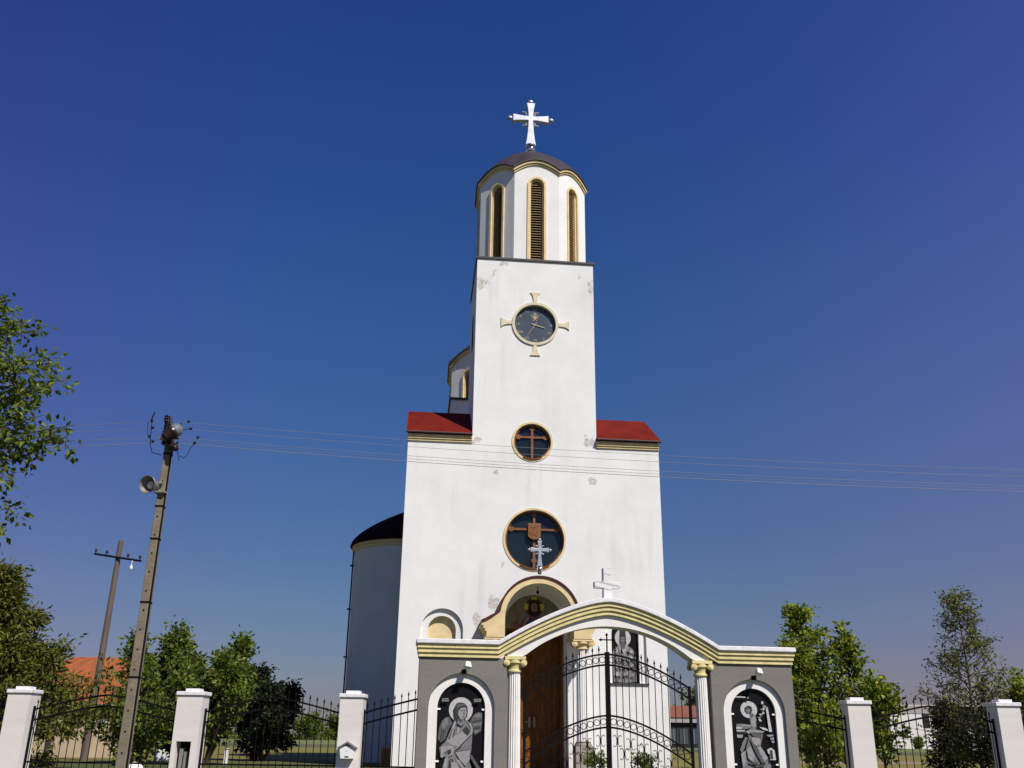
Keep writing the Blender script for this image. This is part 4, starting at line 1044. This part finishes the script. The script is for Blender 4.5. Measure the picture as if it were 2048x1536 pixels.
def tree(name, label, cat, loc, H, base, rad, species, seed, trunk_r=.07, limbs=26, twigs=7, per=14, ls=.10, spread=.16, elev=(25, 60), shape=None, group=None, bark='bark', droop=0.0, multi=1, aspect=.62, lean=(0, 0), tips=(), mr=.75, mo=.45):
    rg = random.Random(seed)
    t = thing(name, label, cat, loc, rg.uniform(0, 6), group)
    wood = MB(); lf = MB()
    shape = shape or (lambda u: math.sin(PI * min(1, max(0, u)) ** .75) ** .8)
    for mi_ in range(multi):
        ox, oy = (0, 0) if multi == 1 else (rad * mo * math.cos(mi_ * 2.4 + seed), rad * mo * math.sin(mi_ * 2.4 + seed))
        Ht = H * (1 if mi_ == 0 else rg.uniform(.70, .97))
        jit = [(rg.uniform(-.05, .05) * H * .3, rg.uniform(-.05, .05) * H * .3) for _ in range(7)]
        def tp(u):
            k = u * 6; i = min(5, int(k)); q = k - i
            jx = jit[i][0] * (1 - q) + jit[i+1][0] * q if i else jit[1][0] * q
            jy = jit[i][1] * (1 - q) + jit[i+1][1] * q if i else jit[1][1] * q
            return Vector((ox * min(1, u * 2.5) + jx + lean[0] * u, oy * min(1, u * 2.5) + jy + lean[1] * u, Ht * u))
        wood.tube([tp(i / 8) for i in range(9)], [trunk_r * (1 - .93 * i / 8) * (1 if mi_ == 0 else .75) + .004 for i in range(9)], 7)
        nl = limbs if mi_ == 0 else int(limbs * .7)
        for i in range(nl):
            u0 = (i + rg.uniform(.1, .9)) / nl
            hz = base + (1 - base) * u0 * .96
            p0 = tp(hz); az = i * 2.399 + rg.uniform(-.5, .5)
            Lr = max(.12, rad * shape(u0) * rg.uniform(.72, 1.12) * (1 if multi == 1 else mr))
            e = R(rg.uniform(*elev)) * (1 - .0 * u0)
            dirv = Vector((math.cos(az) * math.cos(e), math.sin(az) * math.cos(e), math.sin(e)))
            Ll = Lr / max(.35, math.cos(e))
            pts = []; p = p0.copy(); d = dirv.copy()
            for k in range(5):
                pts.append(p.copy()); d = (d + Vector((rg.uniform(-.2, .2), rg.uniform(-.2, .2), rg.uniform(-.12, .12) - droop))).normalized(); p = p + d * Ll / 4
            r0 = trunk_r * .34 * (1 - .6 * u0) + .004
            wood.tube(pts, [r0 * (1 - .8 * k / 4) + .002 for k in range(5)], 5, cap=False)
            for j in range(twigs):
                q = .25 + .75 * (j + rg.random()) / twigs; k = min(3, int(q * 4)); ff = q * 4 - k
                b0 = pts[k].lerp(pts[min(4, k + 1)], min(1, ff))
                dd = (d + Vector((rg.gauss(0, .7), rg.gauss(0, .7), rg.gauss(.15, .5)))).normalized()
                tl = rg.uniform(.4, 1.0) * spread * 2.6
                b1 = b0 + dd * tl
                wood.tube([b0, b1], [.006, .003], 4, cap=False)
                for _ in range(per):
                    w = rg.random()
                    c = b0.lerp(b1, w) + Vector((rg.gauss(0, spread * .42), rg.gauss(0, spread * .42), rg.gauss(0, spread * .36)))
                    leaf(lf, c, (c - b0) * .6 / max(.05, (c - b0).length) + Vector((rg.gauss(0, .5), rg.gauss(0, .5), rg.gauss(-.15, .45))), ls, rg, aspect)
    for k_, tip in enumerate(tips):              # boughs that reach to given points (relative to the foot)
        tip = Matrix.Rotation(-t.rotation_euler.z, 4, 'Z') @ Vector(tip)
        p0 = Vector((0, 0, min(H * .85, max(H * .38, tip.z - .9))))
        mid = p0.lerp(tip, .55) + Vector((rg.uniform(-.15, .15), rg.uniform(-.15, .15), rg.uniform(.0, .3)))
        wood.tube([p0, p0.lerp(mid, .5) + Vector((0, 0, .06)), mid, mid.lerp(tip, .5) + Vector((0, 0, .05)), tip], [.035, .026, .018, .010, .004], 5, cap=False)
        for j in range(6):
            b0 = mid.lerp(tip, .45 + .55 * j / 6)
            b1 = b0 + Vector((rg.gauss(0, .17), rg.gauss(0, .17), rg.gauss(0, .15)))
            wood.tube([b0, b1], [.006, .003], 4, cap=False)
            for _ in range(per):
                c = b0.lerp(b1, rg.random()) + Vector((rg.gauss(0, .085), rg.gauss(0, .085), rg.gauss(0, .075)))
                leaf(lf, c, (c - b0) * .6 / max(.05, (c - b0).length) + Vector((rg.gauss(0, .5), rg.gauss(0, .5), rg.gauss(-.15, .45))), ls, rg, aspect)
    wood.build('trunk', bark, t, smooth=True, fix=False)
    lf.build('crown', LEAF[species], t, fix=False)
    return t
cone = lambda u: max(.06, (1 - u) ** .85)
egg = lambda u: max(.08, math.sin(PI * (.12 + .88 * u) ** .8) ** .75)
tall = lambda u: max(.10, (1 - u ** 1.6) * (.55 + .45 * min(1, u * 4)))

TIPS = [(-8.05, 13.60, 8.09), (-7.79, 14.10, 7.79), (-8.31, 14.60, 8.21), (-8.29, 13.85, 7.87), (-7.27, 14.35, 7.04), (-6.64, 13.60, 6.03), (-6.82, 14.10, 5.93), (-7.68, 14.60, 7.47), (-7.26, 13.85, 6.26), (-7.22, 14.35, 6.08), (-7.53, 13.60, 7.08), (-8.06, 14.10, 6.93), (-8.11, 14.60, 6.34), (-7.63, 13.85, 5.69), (-7.87, 14.35, 5.35), (-7.27, 13.60, 4.78), (-7.62, 14.10, 4.55), (-8.60, 14.60, 7.74), (-7.27, 13.85, 6.72), (-7.89, 14.35, 6.68), (-7.61, 13.60, 5.38), (-7.55, 14.10, 5.93), (-8.36, 14.60, 6.76), (-7.47, 13.85, 6.97)]
tree('broadleaf_tree', 'large broadleaf tree whose boughs reach in at the left edge high above the fence', 'tree', (-10.3, 14.4, 0), 9.2, .42, 1.75, 'maple', 21, .19, 44, 12, 18, .115, .22, (-8, 38), egg, tips=[(x + 10.3, y - 14.4, z) for x, y, z in TIPS])
tree('conifer_tree', 'bushy dark olive conifer at the lower left behind the leftmost pillar', 'tree', (-13.7, 25.2, GZ), 4.9, .02, 3.95, 'conifer', 5, .16, 120, 17, 25, .18, .25, (-4, 24), lambda u: max(.05, (1 - u) ** 1.05), aspect=.34)
spire = lambda u: max(.09, (1 - u) ** .8 * min(1, .55 + 1.6 * u))
tree('leafy_tree', 'green leafy tree right behind the concrete pole', 'tree', (-11.15, 30.6, GZ), 3.95, .06, 1.35, 'maple', 31, .05, 28, 8, 13, .145, .18, (30, 66), spire, 'leafy green trees beyond the fence', multi=4, mr=.6, mo=.6)
tree('leafy_tree', 'shorter green tree filling the gap just right of the concrete pole', 'tree', (-10.1, 31.6, GZ), 3.45, .06, 1.25, 'maple', 38, .05, 26, 8, 13, .145, .18, (30, 66), spire, 'leafy green trees beyond the fence', multi=4, mr=.65, mo=.6)
tree('leafy_tree', 'green leafy tree with pale trunk just left of the dark-leaved one', 'tree', (-9.0, 30.2, GZ), 3.6, .14, 1.35, 'maple', 35, .06, 28, 8, 13, .145, .18, (30, 66), spire, 'leafy green trees beyond the fence', multi=5, mr=.62, mo=.55)
tree('dark_leaved_tree', 'small dense tree with almost black foliage left of the mailbox pillar', 'tree', (-8.75, 36.2, GZ), 3.0, .10, 1.5, 'plum', 44, .07, 38, 10, 24, .14, .20, (30, 66), spire, multi=4, mr=.68, mo=.5)
tree('young_maple', 'tall bright green young maple right of the gate portal', 'tree', (8.3, 27.2, GZ), 4.5, .06, 1.3, 'young', 52, .06, 36, 8, 14, .14, .18, (34, 64), spire, multi=2, mr=.9, mo=.3)
tree('young_maple', 'slender second maple just right of the tall one, with a separate top', 'tree', (9.25, 26.6, GZ), 3.65, .10, .8, 'young', 53, .05, 24, 7, 13, .14, .17, (40, 68), spire)
tree('young_maple', 'low yellow-green maple sapling beside the pillar in front of the white building', 'tree', (9.6, 25.6, GZ), 2.35, .10, .75, 'young', 57, .035, 20, 7, 13, .14, .17, (35, 65), spire)
tree('young_maple', 'small yellow-leaved sapling low behind the fence next to the gate portal', 'tree', (7.55, 23.8, GZ), 1.5, .1, .8, 'young', 58, .03, 18, 7, 12, .14, .18, (25, 60), tall)
tree('birch_tree', 'conical birch with a pale stem and thin foliage behind the rightmost pillar', 'tree', (11.45, 24.4, GZ), 4.6, .05, 1.55, 'birch', 61, .045, 66, 8, 10, .088, .17, (8, 42), lambda u: max(.07, (1 - u) ** .9 * min(1, .5 + 3 * u)), bark='bark', aspect=.5)
tree('broadleaf_shrub', 'yellow-green shrub at the right edge behind the rightmost pillar', 'shrub', (13.1, 25.2, GZ), 2.35, .04, .95, 'young', 66, .04, 24, 7, 13, .11, .17, (30, 65), tall)
tree('dark_shrub', 'dark dense conical shrub left of the birch, in front of the white building', 'shrub', (11.55, 26.2, GZ), 1.75, .02, .60, 'thuja', 71, .05, 44, 8, 14, .12, .14, (20, 50), cone, aspect=.4)
tree('dark_shrub', 'dark low shrub under the birch beside the rightmost pillar', 'shrub', (11.55, 23.4, GZ), 1.2, .02, .9, 'thuja', 72, .05, 38, 9, 14, .11, .17, (20, 60), egg, aspect=.45)
tree('garden_shrub', 'small green shrub at the church foot seen through the gate beside the centre post', 'shrub', (2.45, 28.0, GZ), .34, .02, .32, 'maple', 81, .015, 14, 5, 9, .08, .08, (20, 60), egg)
tree('garden_shrub', 'small green shrub at the church foot seen through the right gate leaf', 'shrub', (3.8, 28.2, GZ), .30, .02, .34, 'maple', 82, .015, 14, 5, 9, .08, .08, (20, 60), egg)
tree('leafy_shrub', 'low green shrub at the foot of the concrete pole behind the fence', 'shrub', (-8.0, 21.6, GZ), 1.0, .02, .85, 'maple', 85, .03, 30, 8, 14, .11, .15, (30, 70), egg)
tree('thuja_tree', 'dark pyramidal evergreen left of the white building', 'tree', (62.5, 170, GZ), 4.2, .0, 2.4, 'thuja', 91, .15, 50, 9, 10, .55, .5, (10, 40), cone)
tree('round_bush', 'round bush against the front of the white building', 'bush', (79.9, 195, GZ), 1.5, .02, 1.0, 'maple', 92, .06, 26, 7, 9, .34, .26, (20, 60), egg)
far = [(-47.2, 240, 4.4, 2.6, 'lone round tree on the far side of the field'), (-42.9, 250, 3.6, 3.0, 'lower tree right of the lone round one across the field'), (-52.5, 262, 3.2, 3.2, 'far tree half hidden behind the dark-leaved tree')]
for i, (x, y, H, r, lb) in enumerate(far):
    tree('field_tree', lb, 'tree', (x, y, GZ), H, .18, r, 'maple', 100 + i, .2, 30, 8, 9, .6, .55, (15, 60), egg, 'trees across the field')
tree('dark_tree', 'dark tree behind the roof of the brown roofed building', 'tree', (30, 152, GZ), 6.8, .2, 3.6, 'maple', 111, .3, 34, 8, 9, .55, .6, (15, 60), egg)
# hedge line at the field's far edge
hd = MB(); rg = random.Random(9)
for i in range(9000):
    x = rg.uniform(-130, -20); c = (x, 262 + rg.uniform(-2.5, 2.5), .8 + abs(rg.gauss(0, .8)) * (1 + .35 * math.sin(x * .5) + .3 * math.sin(x * .17)))
    leaf(hd, c, (rg.gauss(0, 1), rg.gauss(0, 1), rg.gauss(.4, 1)), .7, rg)
for i in range(7000):
    x = rg.uniform(20, 160); c = (x, 290 + rg.uniform(-2.5, 2.5), .8 + abs(rg.gauss(0, .8)) * (1 + .35 * math.sin(x * .5)))
    leaf(hd, c, (rg.gauss(0, 1), rg.gauss(0, 1), rg.gauss(.4, 1)), .7, rg)
tag(hd.build('hedge', LEAF['maple'], fix=False), 'long low hedge along the far edge of the field', 'hedge', kind='stuff')

# ------------------------------------------------------------------ background buildings
hs_ = thing('house', 'low house with an orange tiled roof behind the conifer on the left', 'house', (-22.6, 50, GZ))
m = MB(); m.box(-4.0, 4.0, 0, 7, 0, 2.3); m.build('wall', 'cream', hs_)
m = MB(); e = .35
pts = [(-4 - e, -e, 2.2), (4 + e, -e, 2.2), (4 + e, 7 + e, 2.2), (-4 - e, 7 + e, 2.2), (-1.2, 3.5, 4.75), (1.9, 3.5, 4.75)]
for q in ((0, 1, 5, 4), (1, 2, 5), (2, 3, 4, 5), (3, 0, 4), (0, 1, 2, 3)): m.face([pts[i] for i in q])
rfo = m.build('roof', 'orange_tile', hs_)
m = MB(); m.box(-4.3, 4.3, -.42, -.33, 2.12, 2.24); m.build('gutter', 'far_grey', rfo)
for x in (-2.4, 0, 2.4):
    m = MB(); m.box(x - .5, x + .5, -.02, .05, .7, 1.8); w = m.build('window', 'far_glass', hs_)
gw = thing('garden_wall', 'cream garden wall with a white coping seen through the fence on the left', 'wall', (-16.6, 38, GZ))
m = MB(); m.box(-3.3, 3.0, 0, .25, 0, 1.22); m.build('wall_face', 'cream', gw)
for i in range(5):
    m = MB(); m.box(-3.3 + i * 1.26, -3.3 + i * 1.26 + 1.22, -.06, .31, 1.222, 1.30); m.build('coping_slab', 'white_trim', gw)
for i in range(4):
    m = MB(); m.box(-2.2 + i * 1.5, -1.95 + i * 1.5, -.06, -.003, 0, 1.2); m.build('buttress', 'cream', gw)

wb = thing('modern_building', 'far white flat-roofed building with a grey upper band beyond the fence on the right', 'building', (80.6, 210, GZ))
m = MB(); m.box(0, 9.2, 0, 12, 0, 7.0); m.box(9.22, 22, 3, 12, 0, 4.2); wb_w = m.build('wall', 'far_white', wb)
m = MB(); m.box(-.1, 9.3, -.1, 12.1, 7.0, 8.55); m.box(9.2, 22.1, 2.9, 12.1, 4.2, 8.2); m.build('fascia', 'far_grey', wb)
m = MB(); m.box(-.14, 22.2, -.14, 12.14, 8.55, 8.7); m.build('roof', 'far_white', wb)
m = MB(); m.box(2.3, 3.5, -.06, .1, 2.05, 3.65); w = m.build('window', 'far_dark', wb)
m = MB(); m.box(2.2, 3.6, -.09, -.02, 1.95, 2.05); m.build('sill', 'far_white', w)
m = MB(); m.box(6.9, 8.4, -.05, .1, 4.1, 7.0); w = m.build('window', 'far_dark', wb)
m = MB(); m.box(4.6, 6.1, -.05, .1, 0, 2.3); m.build('door', mat('brown_door', (.12, .08, .04), .7), wb)
for x in (10.5, 13.5, 16.5): 
    m = MB(); m.box(x, x + 1.8, 2.94, 3.1, 1.4, 3.2); m.build('window', 'far_glass', wb)

bb = thing('brown_roofed_building', 'low building with brown tiled roof and dark glazed front beyond the right gate leaf', 'building', (20.5, 140, GZ))
m = MB(); m.box(0, 11, 0, 9, 0, 3.35); m.build('wall', 'far_dark', bb)
m = MB(); m.box(-.3, 11.3, -.45, .0, 3.30, 4.02); m.build('fascia', 'far_grey', bb)
m = MB(); m.face([(-.5, -.6, 4.0), (11.5, -.6, 4.0), (11.5, 4.5, 5.7), (-.5, 4.5, 5.7)]); m.face([(-.5, 9.6, 4.0), (11.5, 9.6, 4.0), (11.5, 4.5, 5.7), (-.5, 4.5, 5.7)])
m.face([(-.5, -.6, 4.0), (-.5, 9.6, 4.0), (-.5, 4.5, 5.7)]); m.face([(11.5, -.6, 4.0), (11.5, 9.6, 4.0), (11.5, 4.5, 5.7)])
m.build('roof', 'brown_tile', bb)
for x in (2.2, 3.6, 5.0, 7.4, 8.8):
    m = MB(); m.box(x, x + 1.15, -.06, -.01, .5, 2.5); w = m.build('window', 'far_glass', bb)
    m = MB(); m.box(x + .55, x + .6, -.08, -.062, .5, 2.5); m.build('mullion', 'far_grey', w)

# ------------------------------------------------------------------ small things behind the fence
oc = thing('orange_cabinet', 'small orange cabinet with a handle at the left foot of the church', 'cabinet', (-3.72, 31.0, GZ))
m = MB(); m.box(-.14, .14, -.12, .12, 0, .56); m.build('cabinet_body', 'orange', oc)
m = MB(); m.tube([(-.02, 0, .562), (-.02, 0, .66), (.09, 0, .66), (.09, 0, .562)], .014, 6); m.build('handle', 'iron', oc)
m = MB(); m.box(-.11, .11, -.126, -.121, .06, .5); m.build('cabinet_door', 'wood', oc)
bl = thing('storage_tank', 'white tank with a blue lid half hidden by leaves left of the meter pillar', 'tank', (-11.45, 34, GZ))
m = MB(); m.box(-.3, .3, -.3, .3, 0, .42); o = m.build('tank_body', 'white_paint', bl); bevel(o, .05)
m = MB(); m.prism([(-.33, .43), (.33, .43), (.2, .66), (-.2, .66)], -.33, .33); m.build('lid', 'blue', bl)
m = MB(); m.box(-.03, .03, -.336, -.331, .45, .62); m.build('latch', 'white_paint', bl)
wp = MB(); wp.box(-8.50, -8.40, 30.4, 30.5, GZ, 1.26); wp.box(-8.52, -8.38, 30.38, 30.52, 1.262, 1.29); tag(wp.build('stone_post', 'white_trim'), 'short pale stone post beside the pale tree trunk', 'post')
rb = thing('red_barrel', 'small dark red barrel standing on the grass under the dark-leaved tree', 'barrel', (-9.12, 36.4, GZ))
m = MB(); m.lathe([(.12, 0), (.15, .15), (.15, .30), (.12, .44), (.02, .45)], n=16); m.build('barrel_body', 'red', rb, smooth=True)
m = MB(); m.lathe([(.135, .1), (.16, .11), (.16, .14), (.135, .15)], n=16); m.lathe([(.135, .31), (.16, .32), (.16, .35), (.135, .36)], n=16); m.build('hoop', 'iron', rb)
sk = MB(); sk.ball((-7.3, 19.9, .98), .17, 12, (1.15, .8, .95)); tag(sk.build('white_sack', 'white_trim', smooth=True), 'white sack lying behind the fence left of the concrete pole', 'sack')
